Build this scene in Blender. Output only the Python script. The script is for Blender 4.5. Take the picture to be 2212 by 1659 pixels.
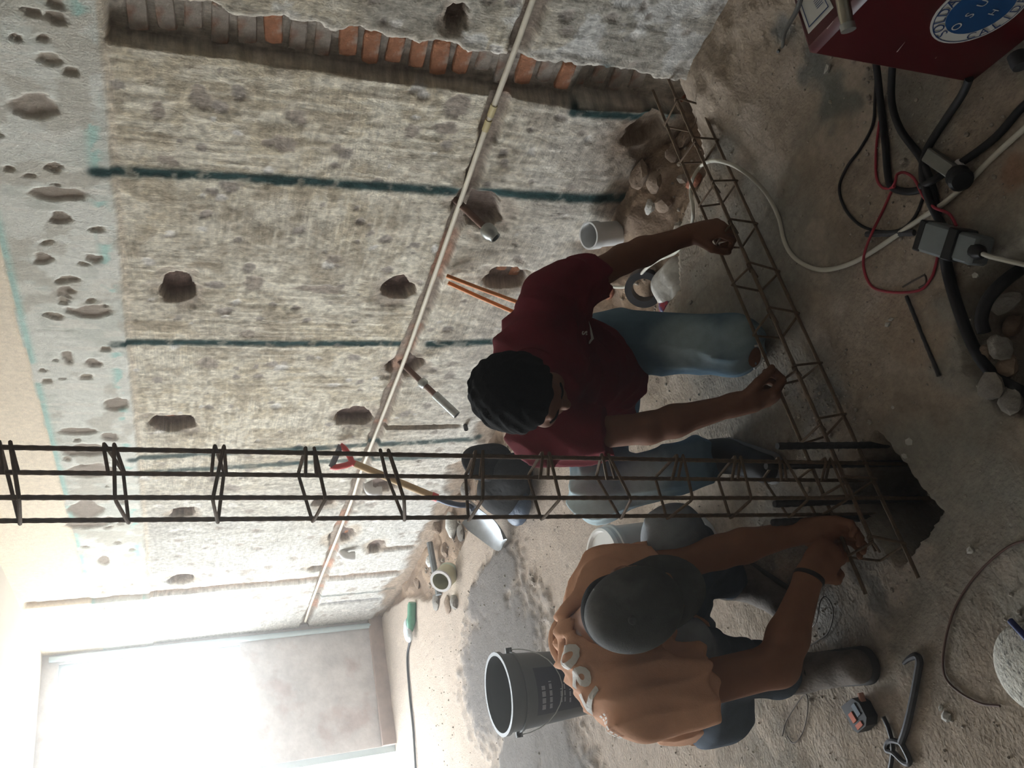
import bpy, math, random
import numpy as np
from mathutils import Vector, Matrix
from mathutils.bvhtree import BVHTree

random.seed(7)
rng = np.random.default_rng(7)
for o in list(bpy.data.objects):
    bpy.data.objects.remove(o, do_unlink=True)
scene = bpy.context.scene
COL = scene.collection

# ------------------------------------------------------------------ camera (phone held sideways, so the place lies on its side)
FPX, CAMH = 1800.0, 1.60
PITCH = math.atan(714 / FPX)
HEAD = math.atan(1238 / math.hypot(714, FPX))
v_head = np.array([math.sin(HEAD), math.cos(HEAD), 0.0])
v_right = np.array([math.cos(HEAD), -math.sin(HEAD), 0.0])
v_up = np.array([0, 0, 1.0])
v_fw = v_head * math.cos(PITCH) - v_up * math.sin(PITCH)
v_dn = -(v_up * math.cos(PITCH) + v_head * math.sin(PITCH))
CAM = np.array([0, 0, CAMH])
cam_data = bpy.data.cameras.new('camera')
cam_data.sensor_width = 36.0
cam_data.lens = FPX / 2212 * 36.0
cam_data.clip_start = 0.02
cam_data.clip_end = 200
cam = bpy.data.objects.new('camera', cam_data)
COL.objects.link(cam)
m = Matrix.Identity(4)
for r in range(3):
    m[r][0] = v_dn[r]; m[r][1] = v_right[r]; m[r][2] = -v_fw[r]; m[r][3] = CAM[r]
cam.matrix_world = m
scene.camera = cam

# ------------------------------------------------------------------ daylight: overcast sky outside the far openings
world = bpy.data.worlds.new('World')
scene.world = world
world.use_nodes = True
wn = world.node_tree.nodes
bg = wn['Background']
bg.inputs[0].default_value = (0.90, 0.96, 1.0, 1)
bg.inputs[1].default_value = 17.0
scene.view_settings.view_transform = 'Standard'
scene.view_settings.look = 'None'
scene.view_settings.gamma = 1.0
scene.view_settings.exposure = 0.0
scene.view_settings.use_curve_mapping = False

WX, WY, CEIL = 2.12, 7.10, 2.57          # main wall plane, far wall plane, ceiling height
LX, NY = -2.6, -1.9                       # wall on the other side, wall behind
def portal(name, loc, sx, sz):
    ld = bpy.data.lights.new(name, 'AREA')
    ld.shape = 'RECTANGLE'; ld.size = sx; ld.size_y = sz
    ld.cycles.is_portal = True
    o = bpy.data.objects.new(name, ld); COL.objects.link(o)
    o.location = loc; o.rotation_euler = (math.radians(-90), 0, 0)
    return o
OPEN_L, OPEN_R, OPEN_T = -2.4, 1.10, 2.46  # doorway opening in far wall
WIN_R, WIN_B = 2.04, 1.16                 # window beside it
portal('doorway_daylight', ((OPEN_L + OPEN_R) / 2, WY + .16, OPEN_T / 2), OPEN_R - OPEN_L, OPEN_T)
portal('window_daylight', ((OPEN_R + WIN_R) / 2, WY + .16, (WIN_B + OPEN_T) / 2), WIN_R - OPEN_R, OPEN_T - WIN_B)

# ------------------------------------------------------------------ helpers
def ray(x, y):
    d = v_fw * FPX + v_right * (1659 - y - 829.5) + v_dn * (x - 1106.0)
    return d
def zp(x, y, z=0.0):
    d = ray(x, y); return CAM + d * ((z - CAMH) / d[2])
def xp(x, y, X=WX):
    d = ray(x, y); return CAM + d * (X / d[0])
def yp(x, y, Y):
    d = ray(x, y); return CAM + d * (Y / d[1])
def V(*a): return np.array(a, float)
def nrm(a):
    a = np.asarray(a, float); return a / max(np.linalg.norm(a), 1e-9)

def hash2(ix, iy, seed):
    h = (ix.astype(np.int64) * 374761393 + iy.astype(np.int64) * 668265263 + seed * 1274126177) & 0xFFFFFFFF
    h = ((h ^ (h >> 13)) * 1274126177) & 0xFFFFFFFF
    return ((h ^ (h >> 16)) & 0xFFFF) / 65535.0
def vnoise(x, y, seed=0):
    ix = np.floor(x); iy = np.floor(y); fx = x - ix; fy = y - iy
    fx = fx * fx * (3 - 2 * fx); fy = fy * fy * (3 - 2 * fy)
    ix = ix.astype(np.int64); iy = iy.astype(np.int64)
    a = hash2(ix, iy, seed); b = hash2(ix + 1, iy, seed)
    c = hash2(ix, iy + 1, seed); d = hash2(ix + 1, iy + 1, seed)
    return (a * (1 - fx) + b * fx) * (1 - fy) + (c * (1 - fx) + d * fx) * fy
def fbm(x, y, seed=0, octv=4):
    s = 0; a = 0.5; t = 0
    for i in range(octv):
        s = s + a * vnoise(x, y, seed + i * 17); t += a; a *= 0.5; x = x * 2.03 + 3.1; y = y * 2.03 + 1.7
    return s / t
def sstep(a, b, x):
    t = np.clip((x - a) / (b - a), 0, 1); return t * t * (3 - 2 * t)

MATS = {}
def mat(name, col, rough=0.8, metal=0.0, var=0.15, scale=12.0, bump=0.0, bscale=60.0, attr=False, spec=0.3, second=None, sec_scale=6.0, sec_thr=0.55, trans=0.0, alpha=1.0, scratch=None):
    if name in MATS: return MATS[name]
    mt = bpy.data.materials.new(name); mt.use_nodes = True
    nt = mt.node_tree; N = nt.nodes; L = nt.links
    b = N['Principled BSDF']
    b.inputs['Roughness'].default_value = rough
    b.inputs['Metallic'].default_value = metal
    b.inputs['Specular IOR Level'].default_value = spec
    if trans: b.inputs['Transmission Weight'].default_value = trans
    b.inputs['Alpha'].default_value = alpha
    tc = N.new('ShaderNodeTexCoord')
    if attr:
        at = N.new('ShaderNodeAttribute'); at.attribute_name = 'Col'; src = at.outputs['Color']
    else:
        rgb = N.new('ShaderNodeRGB'); rgb.outputs[0].default_value = (*col, 1); src = rgb.outputs[0]
    if second:
        n2 = N.new('ShaderNodeTexNoise'); n2.inputs['Scale'].default_value = sec_scale; n2.inputs['Detail'].default_value = 5
        L.new(tc.outputs['Object'], n2.inputs['Vector'])
        rp = N.new('ShaderNodeMapRange'); rp.inputs[1].default_value = sec_thr - .06; rp.inputs[2].default_value = sec_thr + .06
        L.new(n2.outputs['Fac'], rp.inputs[0])
        mx = N.new('ShaderNodeMix'); mx.data_type = 'RGBA'
        L.new(rp.outputs[0], mx.inputs[0]); L.new(src, mx.inputs[6]); mx.inputs[7].default_value = (*second, 1)
        src = mx.outputs[2]
    if scratch:
        zmax = scratch[2]
        nm = N.new('ShaderNodeTexNoise'); nm.inputs['Scale'].default_value = 2.6; nm.inputs['Detail'].default_value = 2
        L.new(tc.outputs['Object'], nm.inputs['Vector'])
        for q, sc_ in enumerate(((1, 14, 150), (1, 170, 16), (1, 42, 42))):
            mp = N.new('ShaderNodeMapping'); mp.inputs['Scale'].default_value = sc_; mp.inputs['Rotation'].default_value = (.12 * q - .06, 0, 0)
            L.new(tc.outputs['Object'], mp.inputs['Vector'])
            ns = N.new('ShaderNodeTexNoise'); ns.inputs['Scale'].default_value = 1; ns.inputs['Detail'].default_value = 4; ns.inputs['Roughness'].default_value = .6
            L.new(mp.outputs[0], ns.inputs['Vector'])
            r1 = N.new('ShaderNodeMapRange'); r1.inputs[1].default_value = .36; r1.inputs[2].default_value = .64; r1.inputs[3].default_value = (.86, .86, .70)[q]; r1.inputs[4].default_value = (1.14, 1.14, 1.26)[q]
            L.new(ns.outputs['Fac'], r1.inputs[0])
            rm = N.new('ShaderNodeMapRange'); rm.inputs[1].default_value = .42; rm.inputs[2].default_value = .58
            rm.inputs[3].default_value = (0, 1, .8)[q]; rm.inputs[4].default_value = (1, 0, .8)[q]
            L.new(nm.outputs['Fac'], rm.inputs[0])
            sx = N.new('ShaderNodeSeparateXYZ'); L.new(tc.outputs['Object'], sx.inputs[0])
            rz_ = N.new('ShaderNodeMapRange'); rz_.inputs[1].default_value = zmax; rz_.inputs[2].default_value = zmax + .03; rz_.inputs[3].default_value = 1; rz_.inputs[4].default_value = .15
            L.new(sx.outputs[2], rz_.inputs[0])
            mu = N.new('ShaderNodeMath'); mu.operation = 'MULTIPLY'; L.new(rm.outputs[0], mu.inputs[0]); L.new(rz_.outputs[0], mu.inputs[1])
            m3 = N.new('ShaderNodeMix'); m3.data_type = 'RGBA'; m3.blend_type = 'MULTIPLY'
            L.new(mu.outputs[0], m3.inputs[0]); L.new(src, m3.inputs[6]); L.new(r1.outputs[0], m3.inputs[7]); src = m3.outputs[2]
    if var > 0:
        nz = N.new('ShaderNodeTexNoise'); nz.inputs['Scale'].default_value = scale; nz.inputs['Detail'].default_value = 6
        nz.inputs['Roughness'].default_value = .65
        L.new(tc.outputs['Object'], nz.inputs['Vector'])
        mr = N.new('ShaderNodeMapRange'); mr.inputs[1].default_value = .25; mr.inputs[2].default_value = .75
        mr.inputs[3].default_value = 1 - var; mr.inputs[4].default_value = 1 + var
        L.new(nz.outputs['Fac'], mr.inputs[0])
        mm = N.new('ShaderNodeMix'); mm.data_type = 'RGBA'; mm.blend_type = 'MULTIPLY'; mm.inputs[0].default_value = 1
        L.new(src, mm.inputs[6]); L.new(mr.outputs[0], mm.inputs[7]); src = mm.outputs[2]
    L.new(src, b.inputs['Base Color'])
    if bump > 0:
        nb = N.new('ShaderNodeTexNoise'); nb.inputs['Scale'].default_value = bscale; nb.inputs['Detail'].default_value = 5
        L.new(tc.outputs['Object'], nb.inputs['Vector'])
        bp = N.new('ShaderNodeBump'); bp.inputs['Strength'].default_value = bump; bp.inputs['Distance'].default_value = .01
        L.new(nb.outputs['Fac'], bp.inputs['Height']); L.new(bp.outputs[0], b.inputs['Normal'])
    MATS[name] = mt
    return mt

def link(name, me, m, parent=None, smooth=True, loc=None):
    o = bpy.data.objects.new(name, me); COL.objects.link(o)
    if m is not None: me.materials.append(m)
    if smooth and len(me.polygons): me.polygons.foreach_set('use_smooth', np.ones(len(me.polygons), bool))
    if parent is not None: o.parent = parent
    if loc is not None: o.location = loc
    return o
def tag(o, label=None, cat=None, group=None, kind=None):
    if label: o['label'] = label
    if cat: o['category'] = cat
    if group: o['group'] = group
    if kind: o['kind'] = kind
    return o
def thing(name, label, cat, loc=(0, 0, 0), group=None):
    o = bpy.data.objects.new(name, None); COL.objects.link(o); o.empty_display_size = .05
    o.location = tuple(float(c) for c in loc)
    return tag(o, label, cat, group)

class MB:
    """collects shapes in world coordinates"""
    def __init__(s): s.v = []; s.f = []
    def add(s, verts, faces):
        n = len(s.v); s.v += [tuple(float(c) for c in p) for p in verts]
        s.f += [tuple(i + n for i in f) for f in faces]; return s
    def box(s, c, ax, h, bev=0.0):
        c = np.asarray(c, float); ax = [np.asarray(a, float) for a in ax]
        if bev <= 0:
            vs = [c + ax[0] * h[0] * i + ax[1] * h[1] * j + ax[2] * h[2] * k for i in (-1, 1) for j in (-1, 1) for k in (-1, 1)]
            fs = [(0, 1, 3, 2), (4, 6, 7, 5), (0, 4, 5, 1), (2, 3, 7, 6), (0, 2, 6, 4), (1, 5, 7, 3)]
            return s.add(vs, fs)
        # bevelled: convex set of 24 points
        import bmesh
        bm = bmesh.new()
        for i in (-1, 1):
            for j in (-1, 1):
                for k in (-1, 1):
                    for q in range(3):
                        hh = [h[0] - bev, h[1] - bev, h[2] - bev]; hh[q] += bev
                        p = c + ax[0] * hh[0] * i + ax[1] * hh[1] * j + ax[2] * hh[2] * k
                        bm.verts.new(p)
        bmesh.ops.convex_hull(bm, input=bm.verts)
        bm.verts.index_update()
        s.add([v.co for v in bm.verts], [tuple(v.index for v in f.verts) for f in bm.faces]); bm.free()
        return s
    def tube(s, pts, r, seg=8, cap=True):
        pts = [np.asarray(p, float) for p in pts]; n = len(pts)
        rr = [r] * n if np.isscalar(r) else list(r)
        T = [nrm(pts[min(i + 1, n - 1)] - pts[max(i - 1, 0)]) for i in range(n)]
        a = np.array([0, 0, 1.0]) if abs(T[0][2]) < .9 else np.array([1.0, 0, 0])
        u = nrm(np.cross(T[0], a)); vs = []; fs = []
        for i in range(n):
            u = nrm(u - T[i] * np.dot(u, T[i])); w = np.cross(T[i], u)
            for k in range(seg):
                an = 2 * math.pi * k / seg
                vs.append(pts[i] + (u * math.cos(an) + w * math.sin(an)) * rr[i])
        for i in range(n - 1):
            for k in range(seg):
                fs.append((i * seg + k, i * seg + (k + 1) % seg, (i + 1) * seg + (k + 1) % seg, (i + 1) * seg + k))
        if cap:
            fs.append(tuple(range(seg))[::-1]); fs.append(tuple(range((n - 1) * seg, n * seg)))
        return s.add(vs, fs)
    def lathe(s, c, axis, prof, seg=28, squash=None):
        """prof: list of (radius, height along axis)"""
        c = np.asarray(c, float); w = nrm(axis)
        a = np.array([0, 0, 1.0]) if abs(w[2]) < .9 else np.array([1.0, 0, 0])
        u = nrm(np.cross(w, a)); q = np.cross(w, u); vs = []; fs = []
        for (r, h) in prof:
            for k in range(seg):
                an = 2 * math.pi * k / seg
                vs.append(c + w * h + (u * math.cos(an) + q * math.sin(an)) * r)
        for i in range(len(prof) - 1):
            for k in range(seg):
                fs.append((i * seg + k, i * seg + (k + 1) % seg, (i + 1) * seg + (k + 1) % seg, (i + 1) * seg + k))
        return s.add(vs, fs)
    def prism(s, poly, org, ax, n, t):
        """2-D polygon (list of (a,b)) on axes ax[0],ax[1] extruded by n*t"""
        org = np.asarray(org, float); k = len(poly)
        A = [org + ax[0] * a + ax[1] * b for a, b in poly]; B = [p + np.asarray(n) * t for p in A]
        return s.add(A + B, [tuple(range(k))[::-1], tuple(range(k, 2 * k))] + [(i, (i + 1) % k, (i + 1) % k + k, i + k) for i in range(k)])
    def build(s, name, m, parent=None, org=None, smooth=True, auto=True):
        org = np.zeros(3) if org is None else np.asarray(org, float)
        if parent is not None and org is not None and not np.any(org): org = root_loc(parent)
        me = bpy.data.meshes.new(name)
        me.from_pydata([tuple(np.asarray(p) - org) for p in s.v], [], s.f); me.update()
        o = link(name, me, m, parent, smooth)
        if parent is None: o.location = tuple(org)
        if smooth and auto:
            try: me.set_sharp_from_angle(angle=math.radians(38))
            except Exception: pass
        return o
def root_loc(o):
    p = np.zeros(3)
    while o is not None:
        p = p + np.array(o.location); o = o.parent
    return p
def spline(pts, n=8, closed=False):
    pts = [np.asarray(p, float) for p in pts]; out = []
    P = [2 * pts[0] - pts[1]] + pts + [2 * pts[-1] - pts[-2]]
    for i in range(1, len(P) - 2):
        for k in range(n):
            t = k / n; a, b, c, d = P[i - 1], P[i], P[i + 1], P[i + 2]
            out.append(.5 * ((2 * b) + (-a + c) * t + (2 * a - 5 * b + 4 * c - d) * t * t + (-a + 3 * b - 3 * c + d) * t ** 3))
    out.append(pts[-1]); return out
def grid_mesh(name, P, C, m, kind=None, parent=None):
    """P (n,m,3) points, C (n,m,3) colours"""
    n, k = P.shape[:2]
    me = bpy.data.meshes.new(name)
    idx = np.arange(n * k).reshape(n, k)
    F = np.stack([idx[:-1, :-1], idx[1:, :-1], idx[1:, 1:], idx[:-1, 1:]], -1).reshape(-1, 4)
    me.vertices.add(n * k); me.vertices.foreach_set('co', P.reshape(-1).astype(np.float32))
    me.loops.add(F.size); me.loops.foreach_set('vertex_index', F.reshape(-1).astype(np.int32))
    me.polygons.add(len(F)); me.polygons.foreach_set('loop_start', (np.arange(len(F)) * 4).astype(np.int32))
    me.polygons.foreach_set('loop_total', np.full(len(F), 4, np.int32))
    me.update(calc_edges=True)
    if C is not None:
        at = me.color_attributes.new('Col', 'FLOAT_COLOR', 'POINT')
        c4 = np.ones((n * k, 4), np.float32); c4[:, :3] = np.clip(C.reshape(-1, 3), 0, 1)
        at.data.foreach_set('color', c4.reshape(-1))
    o = link(name, me, m, parent, True)
    if kind: o['kind'] = kind
    return o
def lump(mb, c, r, sq=(1, 1, 1), seed=0, sub=1, rough=.25, rotz=0.0):
    import bmesh
    bm = bmesh.new(); bmesh.ops.create_icosphere(bm, subdivisions=sub, radius=1)
    rs = np.random.default_rng(seed); vs = []
    cz, sz_ = math.cos(rotz), math.sin(rotz)
    ph = rs.uniform(0, 6.28, 6)
    for v in bm.verts:
        p = np.array(v.co)
        k = 1 + rough * (math.sin(2.3 * p[0] + ph[0]) + math.sin(3.1 * p[1] + ph[1]) + math.sin(2.7 * p[2] + ph[2])) / 2 + (rough * rs.uniform(-.4, .4) if sub <= 2 else 0)
        p = p * k * r * np.array(sq)
        vs.append(np.array([p[0] * cz - p[1] * sz_, p[0] * sz_ + p[1] * cz, p[2]]) + np.asarray(c))
    fs = [tuple(v.index for v in f.verts) for f in bm.faces]; bm.free()
    mb.add(vs, fs); return mb
X3, Y3, Z3 = V(1, 0, 0), V(0, 1, 0), V(0, 0, 1)
AX = (X3, Y3, Z3)

# ------------------------------------------------------------------ main wall (hacked plaster, relief in the mesh)
def axis(segs):
    out = []
    for a, b, d in segs:
        n = max(1, int(round((b - a) / d))); out += list(np.linspace(a, b, n, endpoint=False))
    out.append(segs[-1][1]); return np.array(out)
wy = axis([(NY, .9, .08), (.9, 1.2, .02), (1.2, 3.0, .0066), (3.0, 4.4, .0095), (4.4, 5.6, .014), (5.6, WY + .02, .02)])
wz = axis([(-.22, 0, .012), (0, 1.85, .0080), (1.85, 2.2, .009), (2.2, CEIL, .02)])
YY, ZZ = np.meshgrid(wy, wz, indexing='ij')
D = np.zeros_like(YY)
n1 = fbm(YY * 3.0, ZZ * 3.0, 1, 5); n2 = fbm(YY * 9, ZZ * 9, 2, 5); n3 = fbm(YY * 30, ZZ * 30, 3, 4)
hs = fbm(YY * 6, ZZ * 70, 4, 3); vs_ = fbm(YY * 70, ZZ * 6, 5, 3)
msk = sstep(.42, .6, fbm(YY * 2.2, ZZ * 2.2, 6, 3))
def C3(*c): return np.array(c)[None, None, :]
tan, grey, pale, brown = C3(.585, .515, .39), C3(.525, .48, .395), C3(.72, .67, .56), C3(.385, .33, .25)
def blend(C, col, k): return C * (1 - k[..., None]) + col * k[..., None]
C = blend(np.ones(YY.shape + (3,)) * tan, grey, sstep(.40, .62, n1))
C = blend(C, pale, sstep(.54, .62, n2) * .75)
C = blend(C, pale, sstep(.58, .64, fbm(YY * 16, ZZ * 22, 71, 3)) * .6)
C = blend(C, brown, sstep(.40, .34, fbm(YY * 20, ZZ * 26, 72, 3)) * .55)
C = blend(C, brown, sstep(.40, .27, n2) * .8)
C = blend(C, pale, sstep(.58, .68, vs_) * (1 - msk) * .7)
C = blend(C, pale, sstep(.58, .68, hs) * msk * .7)
C = blend(C, brown, sstep(.40, .30, hs) * msk * .55)
C = blend(C, brown, sstep(.40, .30, vs_) * (1 - msk) * .55)
D += (n3 - .5) * .006 + (n2 - .5) * .010 + (hs - .5) * .004 * msk + (vs_ - .5) * .004 * (1 - msk)
low = sstep(.75, .2, ZZ + .25 * (n1 - .5))                 # greyer, whiter cement low on the wall
C = blend(C, C3(.60, .57, .53), low * .55)
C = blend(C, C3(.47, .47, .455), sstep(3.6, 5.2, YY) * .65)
nearw = sstep(1.50, 1.40, YY)                              # stretch of wall on the near side of the brick chase
C = blend(C, C3(.38, .355, .305), nearw * .6 * sstep(.35, .6, n1) + nearw * .25)
C = blend(C, C3(.66, .65, .62), nearw * sstep(.57, .63, n2) * .8)
# upper band: pale grey-green skim with plaster smears, then peach paint above
zj = ZZ + (fbm(YY * 8, ZZ * 2, 9, 3) - .5) * .016
band = sstep(1.797, 1.807, zj); top = sstep(2.160, 2.166, zj)
bc = blend(np.ones(C.shape) * C3(.65, .66, .60), C3(.75, .75, .69), sstep(.50, .56, fbm(YY * 7, ZZ * 5, 11, 4)))
bc = blend(bc, C3(.78, .76, .69), sstep(.60, .66, fbm(YY * 26, ZZ * 7, 14, 3)) * .8)
bc = blend(bc, C3(.54, .51, .44), sstep(.46, .38, n2) * .7)
C = blend(C, bc, band)
D = D * (1 - band * .6) - band * .012
edge_t = np.maximum(np.exp(-((ZZ - 1.845) / .02) ** 2) * sstep(.62, .68, fbm(YY * 14, ZZ * 14, 12, 3)), np.exp(-((ZZ - 2.150) / .013) ** 2) * sstep(.36, .5, fbm(YY * 9, ZZ * 9, 13, 3)))
C = blend(C, C3(.42, .66, .60), np.clip(edge_t, 0, 1) * .85)
C = blend(C, np.ones(C.shape) * C3(.88, .775, .63) * (1 + .06 * (n1[..., None] - .5)), top)
D = D * (1 - top * .85) - top * .004
strip = np.exp(-((ZZ - 1.79) / .012) ** 2) * (1 - top)
C = blend(C, C3(.66, .58, .47), strip * .8)

def win(y0, y1, z0, z1):
    return slice(max(0, np.searchsorted(wy, y0)), np.searchsorted(wy, y1)), slice(max(0, np.searchsorted(wz, z0)), np.searchsorted(wz, z1))
def stamp(y, z, ry, rz, depth, col=None, soft=.25, irr=.35, seed=0, ang=0.0):
    m_ = max(ry, rz) * 1.9
    sy, sz = win(y - m_, y + m_, z - m_, z + m_)
    if sy.stop <= sy.start or sz.stop <= sz.start: return
    a = YY[sy, sz] - y; b = ZZ[sy, sz] - z
    ca, sa = math.cos(ang), math.sin(ang); a, b = a * ca + b * sa, -a * sa + b * ca
    q = np.sqrt((a / ry) ** 2 + (b / rz) ** 2) + irr * 2 * (fbm(a / ry * 1.05 + seed * 7.37 + .3, b / rz * 1.05 + seed * 3.13 + .6, 20 + seed % 50, 3) - .5)
    k = sstep(1.0 + soft * .5, 1.0 - soft * .5, q)
    D[sy, sz] = D[sy, sz] * (1 - k * .6) + depth * k
    if col is not None:
        C[sy, sz] = blend(C[sy, sz], np.array(col)[None, None, :], k)
mortar = (.36, .32, .28)
rs = np.random.default_rng(3)
for i in range(520):                                       # chisel chips all over the plaster
    y = rs.uniform(1.1, 6.9); z = rs.uniform(.05, 1.78)
    s = rs.uniform(.005, .017) * (1 + .12 * y)
    stamp(y, z, s * rs.uniform(.8, 1.5), s * rs.uniform(.7, 1.3), rs.uniform(.001, .005), mortar if rs.random() < .65 else (.68, .65, .6), .5, .5, i, rs.uniform(0, 3))
for i in range(70):                                        # deeper pits in the pale band
    y = rs.uniform(1.2, 6.6); z = rs.uniform(1.86, 2.12)
    s = rs.uniform(.006, .017)
    stamp(y, z, s * rs.uniform(.7, 1.6), s * rs.uniform(1, 2.4), .003, (.45, .40, .335), .3, .5, i + 1000, rs.uniform(-.5, .5))
def px_stamp(x, y, wx, wy_, depth, col, soft=.25, irr=.35, seed=0, ang=0):
    p = xp(x, y); q = xp(x + wx, y); r_ = xp(x, y + wy_)
    stamp(p[1], p[2], abs(r_[1] - p[1]), abs(q[2] - p[2]), depth, col, soft, irr, seed, ang)
dk = (.37, .32, .27)
for i, a in enumerate([(75, 225, 58, 32, .018), (68, 20, 18, 10, .012), (125, 32, 22, 12, .012), (35, 76, 13, 9, .01), (95, 78, 16, 8, .01), (130, 412, 55, 14, .014), (130, 468, 22, 11, .012),
                       (115, 355, 16, 10, .01), (190, 668, 38, 13, .014), (138, 625, 16, 12, .012), (145, 765, 10, 16, .012), (200, 780, 18, 7, .01), (245, 870, 28, 13, .014), (170, 928, 50, 9, .012),
                       (180, 968, 50, 12, .014), (200, 1013, 48, 13, .014), (195, 1098, 38, 16, .016), (190, 1128, 40, 9, .012), (205, 555, 18, 10, .012), (95, 555, 16, 10, .012), (225, 1208, 14, 9, .01), (240, 940, 18, 8, .01),
                       (435, 212, 24, 24, .018), (340, 240, 14, 18, .012), (640, 255, 26, 15, .014), (365, 350, 22, 12, .008), (990, 230, 32, 24, .014), (960, 280, 26, 14, .01), (890, 285, 14, 18, .01), (550, 612, 22, 16, .012),
                       (580, 310, 16, 9, .008), (730, 320, 14, 10, .008), (450, 785, 22, 10, .01), (535, 722, 14, 8, .01), (690, 625, 50, 8, .008), (720, 560, 16, 8, .008), (610, 310, 30, 16, .006)]):
    px_stamp(*a[:4], a[4] * .28, dk, .3, .6, 2000 + i)
# punched holes that show brick inside
HOLES = [(380, 625, 46, 30), (860, 625, 36, 26), (375, 915, 48, 18), (768, 902, 42, 18), (700, 1086, 28, 10), (395, 1110, 34, 12), (395, 1252, 28, 9), (742, 1160, 34, 16), (815, 1182, 20, 14), (690, 1228, 26, 6), (985, 40, 26, 30), (1035, 455, 62, 40), (1100, 605, 50, 26), (872, 792, 40, 22), (826, 1052, 44, 18), (1400, 300, 40, 40)]
for i, (x, y, a, b) in enumerate(HOLES):
    px_stamp(x, y, a * 1.2, b * 1.2, .010, (.46, .40, .33), .5, .6, 3000 + i)
    px_stamp(x, y, a * .86, b * .86, .055, (.17, .12, .10) if i in (0, 1, 3) else (.22, .17, .145), .25, .48, 3100 + i)
# broken dirty strip at foot of the wall
foot = sstep(.10, .02, ZZ + (fbm(YY * 5, ZZ * 5, 31, 4) - .5) * .22)
foot = foot * sstep(1.45, 1.6, YY)
C = blend(C, C3(.33, .26, .20), foot); D = D + foot * .015
pitf = sstep(.36, .14, ZZ + (fbm(YY * 6, ZZ * 6, 33, 4) - .5) * .2) * np.exp(-((YY - 1.72) / .17) ** 2)
C = blend(C, C3(.30, .235, .18), np.clip(pitf * 1.2, 0, 1)); D = D + pitf * .03
# conduit groove
zc = .655 + (fbm(YY * 2, YY * 0, 35, 2) - .5) * .02
wg = .022 + .020 * fbm(YY * 11, YY * 0 + 3, 36, 3)
gr = sstep(wg + .006, wg - .004, np.abs(ZZ - zc + .012 + .012 * (fbm(YY * 13, ZZ * 0, 37, 3) - .5)))
C = blend(C, C3(.33, .27, .22), gr); D = D * (1 - gr) + gr * .028
gk = sstep(.55, .64, fbm(YY * 7, ZZ * 2, 38, 2)) * gr
C = blend(C, C3(.46, .26, .18), gk * .8)
# vertical chase near the far corner and another thin one
for yc, w_, z0, z1, col in ((5.965, .038, .05, 2.54, (.34, .26, .20)), (6.55, .022, .10, .58, (.22, .22, .24)), (3.74, .010, .2, .64, (.34, .28, .23)), (5.47, .03, .05, .30, (.40, .33, .27))):
    e = np.abs(YY - yc - .012 * (fbm(ZZ * 16, ZZ * 0 + yc, 40, 3) - .5)) ; k = sstep(w_ + .012, w_ - .006, e) * sstep(z0 - .02, z0 + .02, ZZ) * sstep(z1 + .02, z1 - .02, ZZ)
    C = blend(C, C3(*col), k); D = D * (1 - k) + k * .03
# brick chase where the new cross wall will be keyed in
ylo = 1.452 + (fbm(ZZ * 9, ZZ * 0 + 1, 41, 4) - .5) * .06 + (fbm(ZZ * 45, YY * 20, 47, 3) - .5) * .022; yhi = 1.603 + (fbm(ZZ * 7, ZZ * 0 + 9, 42, 3) - .5) * .014
k = sstep(ylo - .008, ylo + .006, YY) * sstep(yhi + .004, yhi - .008, YY) * sstep(1.792, 1.775, ZZ)
cm = blend(np.ones(C.shape) * C3(.35, .315, .27), C3(.43, .39, .34), sstep(.45, .6, fbm(YY * 16, ZZ * 16, 43, 4)))
kc = np.maximum(k, sstep(ylo - .020, ylo - .008, YY) * sstep(yhi + .004, yhi - .008, YY) * sstep(1.792, 1.775, ZZ) * .75)
C = C * (1 - kc[..., None]) + cm * kc[..., None]
D = D * (1 - k) + k * (.052 + .012 * (n3 - .5))
lowc = k * sstep(.40, .36, ZZ); D = D + lowc * .04
lip = np.exp(-((YY - (ylo - .018)) / .014) ** 2) * sstep(1.79, 1.75, ZZ)
C = blend(C, C3(.60, .55, .47), lip * .5 * sstep(.4, .6, fbm(YY * 20, ZZ * 20, 45, 3))); D = D - lip * .004 * sstep(.4, .6, fbm(YY * 14, ZZ * 14, 46, 3))
# dark green sprayed setting-out lines
def spray(pts, w, strength=.95, seed=0):
    global C
    for (y0, z0), (y1, z1) in zip(pts[:-1], pts[1:]):
        dy, dz = y1 - y0, z1 - z0; L2 = dy * dy + dz * dz
        t = np.clip(((YY - y0) * dy + (ZZ - z0) * dz) / L2, 0, 1)
        d = np.hypot(YY - y0 - t * dy, ZZ - z0 - t * dz)
        kk = sstep(w * 1.7, w * .45, d + (n3 - .5) * .012) * strength * (1 - .35 * sstep(.62, .70, fbm(YY * 25, ZZ * 25, 50 + seed, 3))) * sstep(.075, .03, D)
        C = blend(C, C3(.028, .062, .060), kk)
def wyz(x, y): p = xp(x, y); return (p[1], p[2])
spray([wyz(203, 366), wyz(600, 388), wyz(985, 414)], .021, 1, 0)
spray([wyz(1045, 416), wyz(1345, 434)], .023, 1, 1)
spray([wyz(250, 740), wyz(600, 741), wyz(862, 742)], .020, 1, 2)
spray([wyz(930, 744), wyz(1060, 738)], .024, 1, 3)
spray([wyz(285, 990), wyz(640, 970), wyz(1035, 948)], .022, .9, 4)
spray([wyz(300, 1022), wyz(640, 1000), wyz(1030, 982)], .022, .85, 5)
spray([wyz(1262, 190), wyz(1238, 242), wyz(1330, 254), wyz(1415, 270)], .016, 1, 6)
spray([wyz(1405, 262), wyz(1450, 268)], .028, .9, 7)
spray([wyz(1305, 148), wyz(1318, 160)], .018, .8, 8)
spray([wyz(680, 1290), wyz(850, 1275)], .016, .6, 9)
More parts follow.
